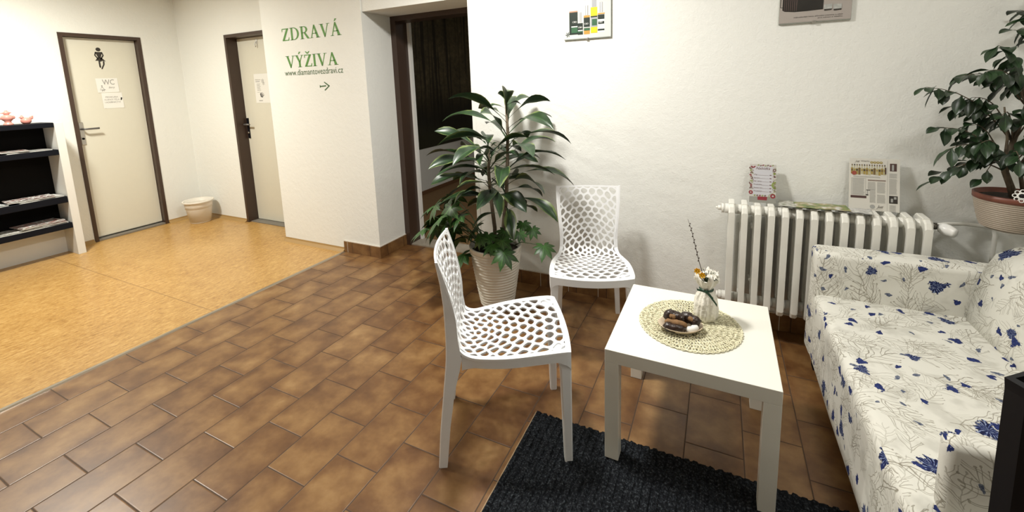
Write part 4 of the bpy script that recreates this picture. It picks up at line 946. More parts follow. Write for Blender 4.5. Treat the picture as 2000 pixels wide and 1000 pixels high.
for x_ in (1170, 1385): PF([(x_, 40), (x_ + 190, 25), (x_ + 190, 160), (x_ + 10, 185)], 2, 2); PF([(x_ + 10, 165), (x_ + 190, 150), (x_ + 180, 185), (x_ + 20, 205)], 3, 3)
PF([(150, 95), (205, 95), (205, 110), (150, 110)], 3); PF([(150, -500), (170, -500), (165, 110), (150, 110)], 3)
for t_, cx, cy_, ww in (('nejkvalitnější kúra, přírodní vitamíny a oleje', 1050, 330, 0.20), ('pro zdraví a vitalitu', 1330, 362, 0.098)):
    c_ = V2(cx, cy_ + 20); text_mesh(bm, t_, 0.0055, plane_M((c_[0], -0.0150, c_[1]), (1, 0, 0.0), (0, 0, 1)), 3, width=ww)
link('print', bm, [mat('st_dark', (0.022, 0.020, 0.017), .3, noise=(14, .5)), mat('st_bark', (0.07, 0.045, 0.04), .4), mat('tin', (0.42, 0.43, 0.41), .3, noise=(60, .5)), M_ink], p2)

# ------------------------------------------------------------------ perforated plastic chairs
M_chair = mat('white_plastic', (0.80, 0.81, 0.82), 0.38, bump=(300, 0.08, 0.0008))
def clip_poly(P, a, b_, c_):
    """keep a*x+b*y<=c"""
    out = []
    for i in range(len(P)):
        p, q = P[i], P[(i + 1) % len(P)]; dp = a * p[0] + b_ * p[1] - c_; dq = a * q[0] + b_ * q[1] - c_
        if dp <= 0: out.append(p)
        if dp * dq < 0: t_ = dp / (dp - dq); out.append((p[0] + t_ * (q[0] - p[0]), p[1] + t_ * (q[1] - p[1])))
    return out
PROF = [(0.0, 0.448), (-0.03, 0.452), (-0.12, 0.447), (-0.22, 0.438), (-0.31, 0.430), (-0.365, 0.430), (-0.400, 0.452), (-0.407, 0.50), (-0.408, 0.56), (-0.417, 0.63), (-0.435, 0.715), (-0.460, 0.802)]
HW = [0.205, 0.211, 0.213, 0.208, 0.190, 0.174, 0.166, 0.163, 0.166, 0.174, 0.181, 0.184]
SL = [0]
for p, q in zip(PROF, PROF[1:]): SL.append(SL[-1] + math.dist(p, q))
STOT = SL[-1]; SJ = SL[6]
def prof_at(s):
    s = min(max(s, 0), STOT)
    for i in range(len(SL) - 1):
        if s <= SL[i + 1] + 1e-9: break
    def cr(a, b_, c_, d, t_): return 0.5 * ((2 * b_) + (-a + c_) * t_ + (2 * a - 5 * b_ + 4 * c_ - d) * t_ * t_ + (-a + 3 * b_ - 3 * c_ + d) * t_ ** 3)
    t_ = (s - SL[i]) / (SL[i + 1] - SL[i]); ids = [max(0, i - 1), i, i + 1, min(len(SL) - 1, i + 2)]
    return (cr(*[PROF[k][0] for k in ids], t_), cr(*[PROF[k][1] for k in ids], t_), cr(*[HW[k] for k in ids], t_))
def shell(u, s):
    """u in -1..1 across, s along the profile from the front edge; local x across, y forward"""
    y_, z_, hw = prof_at(s); k_ = 1 - u * u
    bk = min(1, max(0, (s - SJ + 0.05) / 0.15)); fr = min(1, max(0, 1 - s / 0.09))
    return Vector((u * hw, y_ - 0.022 * k_ * bk + 0.016 * k_ * fr, z_ - 0.010 * k_ * (1 - bk)))
r__ = random.Random(11); sites = []
CX, CS = 0.0, SJ - 0.015
for ring in range(1, 22):
    R0 = 0.0265 * ring * (1 + 0.013 * ring); n = max(6, int(2 * PI * R0 / (0.040 + 0.0006 * ring))); 
    for k_ in range(n):
        a = 2 * PI * (k_ + (ring % 2) * 0.5) / n
        sx_, sy_ = CX + R0 * math.cos(a) * 1.0, CS + R0 * math.sin(a) * 1.0
        if abs(sx_) < 0.23 and -0.03 < sy_ < STOT + 0.03: sites.append((sx_ + r__.uniform(-.0045, .0045), sy_ + r__.uniform(-.0045, .0045)))
sites.append((CX, CS)); UW = 0.185; UM = 0.91; SA, SB = 0.020, STOT - 0.012
cells = []
for i, (px, py) in enumerate(sites):
    P = [(-UW * UM, SA), (UW * UM, SA), (UW * UM, SB), (-UW * UM, SB)]
    for j, (qx, qy) in enumerate(sites):
        if i == j: continue
        d2_ = (px - qx) ** 2 + (py - qy) ** 2
        if d2_ > 0.020: continue
        mx_, my_ = (px + qx) / 2, (py + qy) / 2; a, b_ = qx - px, qy - py
        P = clip_poly(P, a, b_, a * mx_ + b_ * my_)
        if len(P) < 3: break
    if len(P) >= 3: cells.append(P)
def cell_ring(P, w_):
    Q_ = []
    for i in range(len(P)):
        p, q = P[i], P[(i + 1) % len(P)]
        L_ = math.dist(p, q)
        if L_ < 1e-5: continue
        n = 3
        for k_ in range(n): Q_.append((p[0] + (q[0] - p[0]) * k_ / n, p[1] + (q[1] - p[1]) * k_ / n))
    cx = sum(p[0] for p in Q_) / len(Q_); cy_ = sum(p[1] for p in Q_) / len(Q_)
    I = []
    for p in Q_:     # distance-limited shrink towards the centroid
        d = math.dist(p, (cx, cy_)); k_ = max(0.25, 1 - w_ / max(d, 1e-6)) ; I.append((cx + (p[0] - cx) * k_, cy_ + (p[1] - cy_) * k_))
    # keep inside all edges by w_/2
    for it in range(2):
        I = [((I[i - 1][0] + 2 * I[i][0] + I[(i + 1) % len(I)][0]) / 4, (I[i - 1][1] + 2 * I[i][1] + I[(i + 1) % len(I)][1]) / 4) for i in range(len(I))]
    J = []
    for (x_, y_) in I:
        for i in range(len(P)):
            p, q = P[i], P[(i + 1) % len(P)]; L_ = math.dist(p, q)
            if L_ < 1e-5: continue
            nx_, ny_ = -(q[1] - p[1]) / L_, (q[0] - p[0]) / L_; d = (x_ - p[0]) * nx_ + (y_ - p[1]) * ny_
            if d < w_ * 0.5: x_ += nx_ * (w_ * 0.5 - d); y_ += ny_ * (w_ * 0.5 - d)
        J.append((x_, y_))
    return Q_, J
def thicken(bm, t_):
    """solid shell of thickness t_ from an open sheet (down/back side)"""
    bmesh.ops.remove_doubles(bm, verts=bm.verts[:], dist=0.0002)
    bmesh.ops.recalc_face_normals(bm, faces=bm.faces)
    bmesh.ops.solidify(bm, geom=bm.faces[:], thickness=t_)
def chair_meshes():
    out = {}
    for part, lo, hi in (('seat', -1, SJ), ('backrest', SJ, 9)):
        bm = bmesh.new()
        for P in cells:
            cs = sum(p[1] for p in P) / len(P)
            if not (lo <= cs < hi): continue
            O_, I_ = cell_ring(P, 0.0064 if part == 'seat' else 0.0048)
            area = abs(sum(P[i][0] * P[(i + 1) % len(P)][1] - P[(i + 1) % len(P)][0] * P[i][1] for i in range(len(P)))) / 2
            A = [bm.verts.new(shell(x_ / UW, s_)) for x_, s_ in O_]
            if area < 0.00009:
                if len(A) > 2: bm.faces.new(A)
                continue
            Bq = [bm.verts.new(shell(x_ / UW, s_)) for x_, s_ in I_]
            for k_ in range(len(A)): bm.faces.new((A[k_], A[(k_ + 1) % len(A)], Bq[(k_ + 1) % len(A)], Bq[k_]))
        # border band
        s0, s1 = (0.0, SJ) if part == 'seat' else (SJ, STOT); n = 40
        def strip(fa, fb, m_):
            ra = [bm.verts.new(fa(i / m_)) for i in range(m_ + 1)]; rb = [bm.verts.new(fb(i / m_)) for i in range(m_ + 1)]
            for i in range(m_): bm.faces.new((ra[i], ra[i + 1], rb[i + 1], rb[i]))
        for sg in (-1, 1): strip(lambda t_: shell(sg * 1.0, s0 + (s1 - s0) * t_), lambda t_: shell(sg * (UM - 0.004), s0 + (s1 - s0) * t_), n)
        if part == 'seat': strip(lambda t_: shell(-1 + 2 * t_, 0), lambda t_: shell(-1 + 2 * t_, SA + 0.0005), 40)
        else: strip(lambda t_: shell(-1 + 2 * t_, STOT), lambda t_: shell(-1 + 2 * t_, SB - 0.0005), 40)
        bmesh.ops.remove_doubles(bm, verts=bm.verts[:], dist=0.0002); bmesh.ops.recalc_face_normals(bm, faces=bm.faces)
        # make all normals look up / forward, then solidify
        for f_ in bm.faces:
            c = f_.calc_center_median(); ref = Vector((0, 0.35, 1)) if part == 'seat' else Vector((0, 1, 0.3))
            if f_.normal.dot(ref) < 0: f_.normal_flip()
        bm.normal_update(); base_f = bm.faces[:]; vv = bm.verts[:]
        nrm = {v: v.normal.copy() for v in vv}
        ext_ = bmesh.ops.duplicate(bm, geom=base_f); vm = ext_['vert_map']; 
        bedges = [e for e in bm.edges if len(e.link_faces) == 1 and e.verts[0] in nrm and e.verts[1] in nrm]
        for v in vv: vm[v].co = v.co - nrm[v] * 0.0075
        for f_ in ext_['geom']:
            if isinstance(f_, bmesh.types.BMFace): f_.normal_flip()
        for e in bedges:
            a, b_ = e.verts
            try: bm.faces.new((a, b_, vm[b_], vm[a]))
            except ValueError: pass
        bmesh.ops.recalc_face_normals(bm, faces=bm.faces)
        out[part] = bm
    # apron under the rim
    bm = bmesh.new(); t_ = 0.007
    def wallstrip(path, depth):
        """path: list of (point, depth, inward vector)"""
        R4 = []
        for p, d, inn in path:
            p = Vector(p); inn = Vector(inn); R4.append([bm.verts.new(q) for q in (p, p + inn * t_, p + inn * t_ + Vector(d), p + Vector(d))])
        for A, Bq in zip(R4, R4[1:]):
            for k_ in range(4): bm.faces.new((A[k_], A[(k_ + 1) % 4], Bq[(k_ + 1) % 4], Bq[k_]))
        bm.faces.new(R4[0]); bm.faces.new(R4[-1][::-1])
    fp = []
    for i in range(41):
        u = -1 + 2 * i / 40; e = 1 - abs(u); dd = 0.036 + 0.03 * max(0, 1 - e / 0.22) ** 2
        fp.append((shell(u, 0) - Vector((0, 0, 0.001)), (0, 0, -dd), (0, -1, 0)))
    wallstrip(fp, 0)
    for sg in (-1, 1):
        sp_ = []
        for i in range(41):
            s = SJ * i / 40 * 0.985; e = min(i, 40 - i) / 40; dd = 0.036 + 0.035 * max(0, 1 - e / 0.16) ** 2
            sp_.append((shell(sg, s) - Vector((0, 0, 0.001)), (0, 0, -dd), (-sg, 0, 0)))
        wallstrip(sp_, 0)
    bmesh.ops.recalc_face_normals(bm, faces=bm.faces); out['apron'] = bm
    def leg(top, bot, wt, wb_, dt, db, shape_in, n=14):
        """tapered leg; wt/wb across widths, dt/db depth at top/bottom; widened shoulder near the top"""
        bm = bmesh.new(); rings = []; top = Vector(top); bot = Vector(bot)
        for i in range(n + 1):
            t_ = i / n; c = top.lerp(bot, t_); w2 = (wt + (wb_ - wt) * t_) / 2; d2_ = (dt + (db - dt) * t_) / 2
            if shape_in: fl = max(0, 1 - t_ / 0.16) ** 2 * 0.022
            else: fl = 0
            sx_ = shape_in[0] if shape_in else 0; sy_ = shape_in[1] if shape_in else 0
            xa, xb = c.x - w2, c.x + w2; ya, yb = c.y - d2_, c.y + d2_
            if sx_ > 0: xb += fl
            elif sx_ < 0: xa -= fl
            if sy_ > 0: yb += fl
            elif sy_ < 0: ya -= fl
            ch = 0.005
            rings.append([bm.verts.new((x_, y_, c.z)) for x_, y_ in ((xa + ch, ya), (xb - ch, ya), (xb, ya + ch), (xb, yb - ch), (xb - ch, yb), (xa + ch, yb), (xa, yb - ch), (xa, ya + ch))])
        for A, Bq in zip(rings, rings[1:]):
            for k_ in range(8): bm.faces.new((A[k_], A[(k_ + 1) % 8], Bq[(k_ + 1) % 8], Bq[k_]))
        bm.faces.new(rings[0]); bm.faces.new(rings[-1][::-1]); bmesh.ops.recalc_face_normals(bm, faces=bm.faces); return bm
    for sg in (-1, 1):
        out['legf%d' % sg] = leg((sg * 0.184, -0.020, 0.442), (sg * 0.196, -0.014, 0.0), 0.040, 0.026, 0.042, 0.030, (-sg, -1))
# rear leg running up into the turned-back edge of the backrest
        bm = bmesh.new(); rings = []
        for z_, yf, yb, xo, tk in ((0.0, -0.468, -0.500, 0.190, 0.026), (0.14, -0.452, -0.488, 0.184, 0.027), (0.30, -0.426, -0.468, 0.176, 0.028), (0.38, -0.404, -0.458, 0.171, 0.028), (0.42, -0.396, -0.454, 0.169, 0.026),
                                   (0.455, -0.401, -0.452, 0.167, 0.020), (0.50, -0.4068, -0.451, 0.165, 0.014), (0.56, -0.408, -0.451, 0.168, 0.011), (0.63, -0.417, -0.451, 0.1755, 0.010), (0.715, -0.435, -0.457, 0.1825, 0.009), (0.802, -0.460, -0.470, 0.1855, 0.008)):
            rings.append([bm.verts.new(v) for v in ((sg * xo, yf, z_), (sg * xo, yb + 0.004, z_), (sg * (xo - 0.004), yb, z_), (sg * (xo - tk), yb, z_), (sg * (xo - tk), yf, z_))])
        for A, Bq in zip(rings, rings[1:]):
            for k_ in range(5): bm.faces.new((A[k_], A[(k_ + 1) % 5], Bq[(k_ + 1) % 5], Bq[k_]))
        bm.faces.new(rings[0]); bm.faces.new(rings[-1][::-1]); bmesh.ops.recalc_face_normals(bm, faces=bm.faces); out['legr%d' % sg] = bm
    return out
CM = {}
def perforated_chair(label, loc, rz, foot_z=None):
    t_ = thing('chair', label, 'chair', loc, rz, 'white perforated plastic chairs')
    if not CM:
        for k_, bm in chair_meshes().items():
            nm = {'seat': 'seat', 'backrest': 'backrest', 'apron': 'apron'}.get(k_, 'leg'); o = link(nm, bm, M_chair, t_); CM[k_] = (nm, o.data)
    else:
        for k_, (nm, d) in CM.items(): o = bpy.data.objects.new(nm, d); COL.objects.link(o); o.parent = t_
    return t_
# local +y = forward; world forward for chair A (0.878,0.478), chair B (0.38,-0.925)
perforated_chair('white perforated plastic chair seen from the side, left of the coffee table', (-0.549, 1.536, 0), math.atan2(0.478, 0.878) - PI / 2)
perforated_chair('white perforated plastic chair facing the table, backed against the wall', (-0.541, 1.963, 0), math.atan2(-0.95, 0.31) - PI / 2)

# ------------------------------------------------------------------ sofa
sf = thing('sofa', 'low sofa in a cream slipcover printed with blue cornflowers beside the coffee table', 'sofa', (0.85, 1.7, 0))
Lf = Matrix.Translation((-0.85, -1.7, 0))
def soft(name, bm, m, parent=sf, amp=0.006, sub=2, seed=1, L=Lf):
    """subdivide, add soft irregularity, give metric UVs"""
    bmesh.ops.subdivide_edges(bm, edges=[e for e in bm.edges if e.calc_length() > 0.12], cuts=5, use_grid_fill=True)
    bm.normal_update()
    from mathutils import noise as nz
    for v in bm.verts:
        d = nz.noise(v.co * 4.0 + Vector((seed, 0, 0))) * amp + nz.noise(v.co * 11.0 + Vector((0, seed, 0))) * amp * 0.35
        v.co += v.normal * d
    bm.normal_update(); uv_box(bm); xf(bm, L)
    o = link(name, bm, m, parent, True)
    return o
soft('seat', B(0.420, 1.20, 0.98, 2.30, 0.075, 0.402, bev=0.035, seg=4), M_fabS, seed=1, amp=0.008)
bm = B(0.417, 1.20, 2.268, 2.405, 0.075, 0.606, bev=0.026, seg=4); soft('armrest', bm, M_fabA, seed=3, amp=0.005)
bm = bmesh.new(); prof = [(0.925, 0.36), (0.932, 0.44), (0.944, 0.53), (0.965, 0.62), (0.995, 0.685), (1.05, 0.722), (1.11, 0.73), (1.18, 0.71), (1.22, 0.64), (1.24, 0.36)]
prism(bm, prof, 0.99, 2.28); es = [e for e in bm.edges if abs(e.verts[0].co.y - e.verts[1].co.y) < 1e-4 and max(e.verts[0].co.z, e.verts[1].co.z) > 0.4]
bmesh.ops.bevel(bm, geom=es, offset=0.028, segments=4, affect='EDGES'); soft('backrest', bm, M_fabA, seed=5, amp=0.008)
for (fx, fy) in ((0.47, 1.04), (0.47, 2.33), (1.15, 1.04), (1.15, 2.33)):
    link('foot', B(fx - .025 - 0.85, fx + .025 - 0.85, fy - .025 - 1.7, fy + .025 - 1.7, 0, 0.08), M_dark, sf)
# upright cushion near the black bin
cu = thing('throw_pillow', 'upright boxy cushion in the same flowered fabric at the near end of the sofa', 'cushion', (0.76, 1.20, 0.40))
bm = B(0.474, 0.90, 1.150, 1.200, 0.412, 0.602, bev=0.018, seg=3); soft('cover', bm, M_fabA, cu, amp=0.005, seed=9, L=Matrix.Translation((-0.76, -1.20, -0.40)))

# ------------------------------------------------------------------ black bin at the right edge
bn = thing('bin', 'tall black open-topped plastic bin at the right edge in front of the sofa', 'bin', (0.60, 0.50, 0))
def bin_ring(z_, ins):
    P = [(0.352, 0.745), (0.363, 0.724), (0.640, 0.672), (0.690, 0.860), (0.520, 0.880), (0.450, 0.828)]
    cx = sum(p[0] for p in P) / 6; cy_ = sum(p[1] for p in P) / 6; o = []
    for x_, y_ in P:
        d = math.hypot(x_ - cx, y_ - cy_); k_ = (d - ins) / d; o.append((cx + (x_ - cx) * k_ - 0.60, cy_ + (y_ - cy_) * k_ - 0.50, z_))
    return o
bm = bmesh.new(); RR = [bin_ring(0, 0.015), bin_ring(0.985, 0.002), bin_ring(1.0, 0.0), bin_ring(1.0, 0.012), bin_ring(0.98, 0.016), bin_ring(0.03, 0.03)]
RR = [[bm.verts.new(p) for p in r_] for r_ in RR]
for A, Bq in zip(RR, RR[1:]):
    for k_ in range(6): bm.faces.new((A[k_], A[(k_ + 1) % 6], Bq[(k_ + 1) % 6], Bq[k_]))
bm.faces.new(RR[0][::-1]); bm.faces.new(RR[-1]); bmesh.ops.recalc_face_normals(bm, faces=bm.faces)
link('body', bm, M_blackpl, bn)

# ------------------------------------------------------------------ plants
def ribbon_leaf(bm, uvl, base, az, el, length, width, droop, seed, wave=0.1, n=9, tipw=0.02, petiole=0.0, ymax=None, fold=0.25):
    r_ = random.Random(seed); p = Vector(base); d = Vector((math.cos(az) * math.cos(el), math.sin(az) * math.cos(el), math.sin(el)))
    side = Vector((-math.sin(az), math.cos(az), 0)); tw = r_.uniform(-0.9, 0.9); rows = []
    for i in range(n + 1):
        t_ = i / n
        if t_ < petiole: wd = width * 0.06
        else:
            q = (t_ - petiole) / (1 - petiole); wd = width * max(tipw * 0.5, (math.sin(PI * min(1, (q * 0.94 + 0.06) ** (1.25 if petiole > 0.2 else 1.0))) ** 0.85) * (1.10 - 0.2 * q)) * 0.5
            if i == n: wd = width * 0.01
        up = side.cross(d).normalized() * -1
        if up.z < 0: up = -up
        sd = (side * math.cos(tw * t_) + up * math.sin(tw * t_)).normalized(); upn = sd.cross(d).normalized()
        if upn.z < 0: upn = -upn
        wv = wave * wd * math.sin(t_ * 9 + seed)
        row = []
        for k_ in (-1, -0.5, 0, 0.5, 1):
            c = p + sd * wd * k_ + upn * (abs(k_) * wd * fold + wv * k_)
            if ymax and c.y > ymax: c.y = ymax - 0.003 * abs(k_)
            row.append(bm.verts.new(c))
        rows.append(row); p = p + d * (length / n)
        d = (d + Vector((0, 0, -droop / n * (0.4 + 1.3 * t_)))).normalized()
    for i in range(n):
        for k_ in range(4):
            f_ = bm.faces.new((rows[i][k_], rows[i][k_ + 1], rows[i + 1][k_ + 1], rows[i + 1][k_])); f_.smooth = True
            for l, uv_ in zip(f_.loops, ((k_ / 4, i / n), ((k_ + 1) / 4, i / n), ((k_ + 1) / 4, (i + 1) / n), (k_ / 4, (i + 1) / n))): l[uvl].uv = uv_
YC = YM - 0.02
PX, PY = -1.262, 2.305
dp = thing('potted_plant', 'tall dracaena with aralia leaves around its foot in a white rippled floor pot', 'plant', (PX, PY, 0))
M_pot = mat('cream_rippled_ceramic', (0.80, 0.77, 0.69), 0.35)
def ripple(r, z, a):
    if z < 0.005 or z > 0.385: return r, z
    ph = z * 2 * PI / 0.0195 + 1.3 * math.sin(a * 2 + z * 9) + 0.9 * math.sin(a * 3 + 2 - z * 14); return r + 0.0042 * math.sin(ph), z
prf = [(0, 0.0), (0.100, 0.0)] + [(0.102 + 0.062 * (z_ / 0.39) ** 0.85, z_) for z_ in [0.006 + 0.39 * i / 110 * 0.965 for i in range(110)]] + [(0.166, 0.392), (0.168, 0.40), (0.158, 0.402), (0.155, 0.36), (0.154, 0.352)]
bm = bmesh.new(); lathe(bm, prf, 96, fn=ripple); pot_ = link('pot', bm, M_pot, dp)
bm = bmesh.new(); lathe(bm, [(0, 0.362), (0.08, 0.366), (0.154, 0.355)], 32); link('soil', bm, M_soil, pot_)
stA = [(-0.018, 0.025, 0.35), (-0.015, 0.027, 0.5), (-0.035, 0.03, 0.68), (-0.045, 0.03, 0.85), (-0.03, 0.02, 1.02)]
stB = [(0.045, 0.01, 0.35), (0.055, 0.015, 0.52), (0.080, 0.02, 0.72), (0.095, 0.02, 0.92), (0.105, 0.02, 1.12), (0.098, 0.02, 1.33)]
bm = bmesh.new(); tube(bm, stA, [0.014, 0.013, 0.012, 0.011, 0.007], 10); link('stem', bm, M_bark, dp, True)
bm = bmesh.new(); tube(bm, stB, [0.015, 0.014, 0.013, 0.011, 0.010, 0.006], 10); link('stem', bm, M_bark, dp, True)
def along(pts, f_):
    f_ = f_ * (len(pts) - 1); i = min(int(f_), len(pts) - 2); return Vector(pts[i]).lerp(Vector(pts[i + 1]), f_ - i)
bm = bmesh.new(); ul = bm.loops.layers.uv.new('UVMap')
YL = YC - PY
lr = random.Random(21)
def whorl(st, f0, f1, n, lmax, seed):
    az = seed
    for i in range(n):
        f_ = f0 + (f1 - f0) * i / (n - 1); p = along(st, f_); az += 2.399
        top = i / (n - 1)
        L_ = lmax * (0.50 + 0.50 * math.sin(PI * min(1, top * 0.75 + 0.10))) * lr.uniform(0.85, 1.1)
        if top > 0.9: L_ *= 0.30
        el = 0.36 + 0.40 * top + lr.uniform(-0.25, 0.15); dr = 1.0 + 0.15 * (1 - top) + lr.uniform(-0.2, 0.45)
        s_ = math.sin(az)
        if s_ > 0.3: L_ *= 0.72
        ribbon_leaf(bm, ul, p, az, el, L_, 0.087 * (0.45 if top > 0.9 else 1) * lr.uniform(0.8, 1.1), dr, seed * 10 + i, wave=0.22, petiole=0.30, ymax=YL, n=14, fold=0.35)
whorl(stB, 0.28, 1.0, 44, 0.50, 2); whorl(stA, 0.50, 1.0, 28, 0.47, 5)
link('foliage', bm, M_drac, dp)
# aralia leaves
def palmate(bm, uvl, c, R_, az, tilt, seed, lobes=8):
    r_ = random.Random(seed); Mx = Matrix.Translation(c) @ Matrix.Rotation(az, 4, 'Z') @ Matrix.Rotation(tilt, 4, 'Y')
    ctr = bm.verts.new(Mx @ Vector((0, 0, 0))); A0 = math.radians(215)
    def P(r, a, lift=0): return Mx @ Vector((r * math.cos(a), r * math.sin(a), lift - 1.6 * r * r / max(R_, 0.01) * 0.22))
    for k_ in range(lobes):
        a = -A0 / 2 * 1.25 + A0 * 1.25 * k_ / (lobes - 1); L_ = R_ * (1.0 - 0.42 * abs(k_ / (lobes - 1) * 2 - 1) ** 1.5) * r_.uniform(0.93, 1.05); da = A0 * 1.25 / (lobes - 1) / 2
        rows = []
        for t_, w_ in ((0.42, 1.0), (0.60, 1.02), (0.78, 0.74), (0.93, 0.28)):
            lw = 0.56 * L_ * math.tan(da) * w_
            off = Vector((-math.sin(a), math.cos(a), 0)) * lw; ce = Vector((math.cos(a), math.sin(a), 0)) * t_ * L_; dz = -0.35 * (t_ * L_) ** 2 / R_
            rows.append([bm.verts.new(Mx @ (ce - off + Vector((0, 0, dz - lw * .25)))), bm.verts.new(Mx @ (ce + Vector((0, 0, dz)))), bm.verts.new(Mx @ (ce + off + Vector((0, 0, dz - lw * .25))))])
        tip = bm.verts.new(Mx @ Vector((math.cos(a) * L_ * 1.06, math.sin(a) * L_ * 1.06, -0.42 * L_ * L_ / R_)))
        fs = [(ctr, rows[0][0], rows[0][1]), (ctr, rows[0][1], rows[0][2])]
        for A, Bq in zip(rows, rows[1:]): fs += [(A[0], Bq[0], Bq[1], A[1]), (A[1], Bq[1], Bq[2], A[2])]
        fs += [(rows[-1][0], tip, rows[-1][1]), (rows[-1][1], tip, rows[-1][2])]
        for q in fs:
            f_ = bm.faces.new(q); f_.smooth = True
            for l in f_.loops:
                mid = any(l.vert is r[1] for r in rows) or l.vert is ctr or l.vert is tip; l[uvl].uv = (0.5 if mid else 0.85, 0.5)
AR = [(-1.623,2.389,0.657,0.14),(-1.80,2.387,0.561,0.12),(-1.510,2.08,0.608,0.16),(-1.396,2.12,0.622,0.13),(-1.74,2.359,0.441,0.14),(-1.600,2.334,0.451,0.15),(-1.416,2.317,0.479,0.13),(-1.745,2.227,0.461,0.12),(-1.531,2.281,0.400,0.13),(-1.440,2.20,0.330,0.15),(-1.62,2.18,0.643,0.12),(-1.45,2.10,0.671,0.11),(-1.686,2.258,0.534,0.13),(-1.50,2.20,0.50,0.14),(-1.58,2.25,0.53,0.14),
      (-1.147,2.179,0.469,0.085),(-1.113,2.130,0.417,0.10),(-1.060,2.299,0.551,0.065),(-0.997,2.292,0.522,0.065),(-0.908,2.252,0.443,0.09),(-1.250,2.197,0.486,0.08),(-1.199,2.150,0.446,0.075),(-1.028,2.175,0.534,0.06),(-1.297,2.174,0.475,0.08),(-1.163,2.250,0.500,0.08)]
bl = bmesh.new(); ul = bl.loops.layers.uv.new('UVMap'); bs = bmesh.new()
for i, (x_, y_, z_, R_q) in enumerate(AR):
    c = Vector((x_ - PX, y_ - PY, z_)); az = math.atan2(c.y, c.x) + lr.uniform(-.5, .5)
    if i > 14: az = math.atan2(-1, c.x * 4) + lr.uniform(-.4, .4)
    rt = Vector((c.x * 0.12, c.y * 0.12, 0.36)); md = (rt + c) / 2 + Vector((0, 0, 0.05 + 0.05 * (c.length < .3)))
    hub = c + Vector((0, 0, 0.015)); tube(bs, [rt, md, hub], [0.004, 0.003, 0.002], 6)
    palmate(bl, ul, hub, R_q * 1.05, az, lr.uniform(0.35, 0.95), i + 3)
for v in bl.verts:
    if v.co.y > YL: v.co.y = YL
link('aralia_leaves', bl, M_fats, dp); link('aralia_stems', bs, M_stemg, dp, True)

# ---- weeping fig in a ribbed pot on a wall bracket
FX, FY, FZ = 1.120, 2.468, 0.735
br = thing('plant_bracket', 'small white wall bracket holding the ribbed flower pot beside the radiator', 'bracket', (FX, YM, FZ))
bm = bmesh.new(); tube(bm, [(0.0, -0.075, -0.006), (0.0, -0.01, -0.008)], 0.005, 8); ring = [(0.055 * math.cos(2 * PI * i / 20), -0.13 + (YM - FY - 0.167 + 0.0) * 0 + 0.055 * math.sin(2 * PI * i / 20) - (YM - FY - 0.13) + 0.0, -0.006) for i in range(21)]
tube(bm, ring, 0.005, 6, cap=False); link('ring_arm', bm, M_white, br); link('wall_plate', B(-0.015, 0.015, -0.008, 0, -0.05, 0.02, bev=0.002), M_white, br)
fp_ = thing('potted_fig', 'weeping fig in a taupe ribbed pot in the right corner above the sofa', 'plant', (FX, FY, FZ))
M_tpot = mat('taupe_ribbed_pot', (0.36, 0.30, 0.24), 0.5); M_brim = mat('red_brown_rim', (0.16, 0.05, 0.03), 0.45)
def rib(r, z, a): return (r + 0.0016 * math.sin(z * 2 * PI / 0.0085), z) if 0.008 < z < 0.125 else (r, z)
bm = bmesh.new(); lathe(bm, [(0, 0.0), (0.080, 0.0), (0.086, 0.006)] + [(0.086 + 0.036 * (z_ / 0.13) ** 0.6, z_) for z_ in [0.008 + 0.118 * i / 60 for i in range(61)]] + [(0.121, 0.128)], 64, fn=rib); pot_ = link('pot', bm, M_tpot, fp_)
bm = bmesh.new(); lathe(bm, [(0.121, 0.127), (0.125, 0.129), (0.126, 0.150), (0.121, 0.152), (0.116, 0.13), (0.0, 0.128)], 64); link('rim', bm, M_brim, pot_)
bm = bmesh.new(); lathe(bm, [(0, 0.134), (0.06, 0.137), (0.116, 0.131)], 24); link('soil', bm, M_soil, pot_)
# braided trunk and branches
def Lp(x_, y_, z_): return Vector((x_ - FX, y_ - FY, z_ - FZ))
bm = bmesh.new(); tr_pts = [Lp(FX, FY, 0.865), Lp(1.075, 2.46, 0.98), Lp(1.09, 2.47, 1.10), Lp(1.11, 2.46, 1.25), Lp(1.13, 2.45, 1.42), Lp(1.15, 2.46, 1.60), Lp(1.17, 2.46, 1.80)]
tube(bm, tr_pts, [0.013, 0.012, 0.010, 0.008, 0.006, 0.004, 0.002], 8)
t2 = [Lp(FX + 0.03, FY + .01, 0.865), Lp(1.12, 2.47, 1.0), Lp(1.17, 2.46, 1.15), Lp(1.24, 2.44, 1.35), Lp(1.28, 2.43, 1.55)]; tube(bm, t2, [0.008, 0.007, 0.006, 0.004, 0.002], 8)
t3 = [Lp(FX - 0.015, FY - .01, 0.865), Lp(1.065, 2.45, 1.0), Lp(1.06, 2.44, 1.12), Lp(1.03, 2.42, 1.25)]; tube(bm, t3, [0.007, 0.006, 0.005, 0.003], 8)
EP = [(0.773,2.380,1.337),(0.838,2.395,1.165),(0.873,2.503,0.918),(0.886,2.431,1.375),(0.936,2.440,0.998),(0.852,2.359,1.080),(0.965,2.36,1.492),(1.018,2.381,1.546),(0.928,2.334,1.393),(0.936,2.428,1.290),(1.096,2.550,1.636),(0.946,2.469,1.181),(0.944,2.345,1.110),(1.063,2.523,1.327),(0.985,2.40,0.955),(1.118,2.40,0.969),(0.928,2.527,1.253),(1.119,2.36,1.159),
      (1.25,2.35,1.2),(1.32,2.40,1.35),(1.22,2.5,1.5),(1.15,2.33,1.42),(1.30,2.45,1.1),(1.08,2.30,1.28),(1.12,2.50,1.75),(1.2,2.4,1.7),(1.05,2.32,1.05),(1.2,2.33,1.0),(1.0,2.36,1.22),(0.99,2.50,1.10),(1.05,2.48,1.45),(1.17,2.32,1.3)]
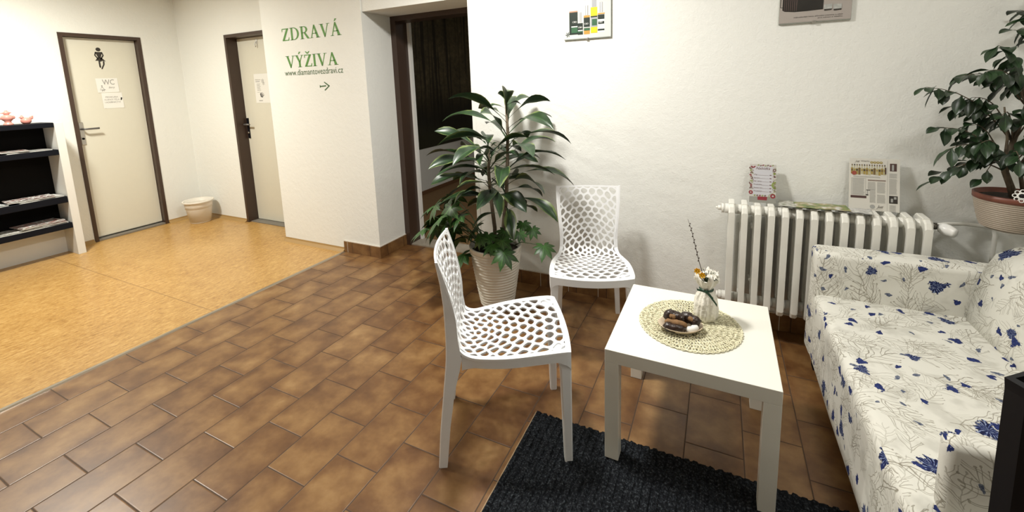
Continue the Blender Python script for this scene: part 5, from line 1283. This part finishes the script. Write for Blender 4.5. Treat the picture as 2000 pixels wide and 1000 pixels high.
bl = bmesh.new(); ul = bl.loops.layers.uv.new('UVMap'); fr_ = random.Random(5); YF = YC - FY
for i, e in enumerate(EP):
    e = Lp(*e); zb = max(0.22, e.z - 0.10 - 0.35 * math.hypot(e.x, e.y)); src = t2 if e.x > 0.13 else tr_pts
    st_ = min(src, key=lambda q: abs(q.z - zb)); pts = []
    for k_ in range(7):
        t_ = k_ / 6; p = Vector(st_).lerp(e, t_); p.z += 0.06 * math.sin(PI * t_); pts.append(p)
    tube(bm, pts, [0.0035, 0.003, 0.0026, 0.0022, 0.0018, 0.0014, 0.001], 5)
    L_ = (Vector(st_) - e).length; nl = max(5, int(L_ / 0.023))
    for k_ in range(nl):
        t_ = 0.30 + 0.70 * k_ / (nl - 1); p = along(pts, min(t_, 0.999)); dr = (pts[-1] - pts[-2]); az = math.atan2(dr.y, dr.x) + (0.9 if k_ % 2 else -0.9) * fr_.uniform(0.6, 1.3)
        if k_ == nl - 1: az = math.atan2(dr.y, dr.x)
        ribbon_leaf(bl, ul, p, az, fr_.uniform(-1.3, 0.1), fr_.uniform(0.055, 0.088), fr_.uniform(0.030, 0.043), 0.8, i * 20 + k_, wave=0.1, n=7, petiole=0.14, ymax=YF, fold=0.3)
link('branches', bm, M_bark, fp_, True)
for v in bl.verts:
    if v.co.x > XR - FX - 0.02: v.co.x = XR - FX - 0.02
link('foliage', bl, M_ficus, fp_)
fl = thing('pot_ornament', 'small white metal flower ornament on the rim of the ribbed pot', 'ornament', (FX + 0.0 - 0.035, FY - 0.118, FZ + 0.150))
bm = bmesh.new(); fz = Vector((0, 0, 0.018)); dn = Vector((-0.4, -0.9, 0.1)).normalized(); t1 = Vector((0.9, -0.4, 0)).normalized(); t2_ = t1.cross(dn)
for k_ in range(8):
    a = 2 * PI * k_ / 8; d = t1 * math.cos(a) + t2_ * math.sin(a)
    c = fz + d * 0.019; tube(bm, [c + (t1 * math.cos(b_) + t2_ * math.sin(b_)) * 0.0065 for b_ in [2 * PI * j / 10 for j in range(11)]], 0.0018, 5, cap=False)
tube(bm, [fz + (t1 * math.cos(b_) + t2_ * math.sin(b_)) * 0.011 for b_ in [2 * PI * j / 14 for j in range(15)]], 0.0025, 6, cap=False)
tube(bm, [fz, Vector((0, 0, -0.002))], 0.0015, 5); link('petals', bm, M_white, fl)
bm = bmesh.new(); blob(bm, fz, 0.007, n=10); link('centre', bm, M_blackpl, fl)
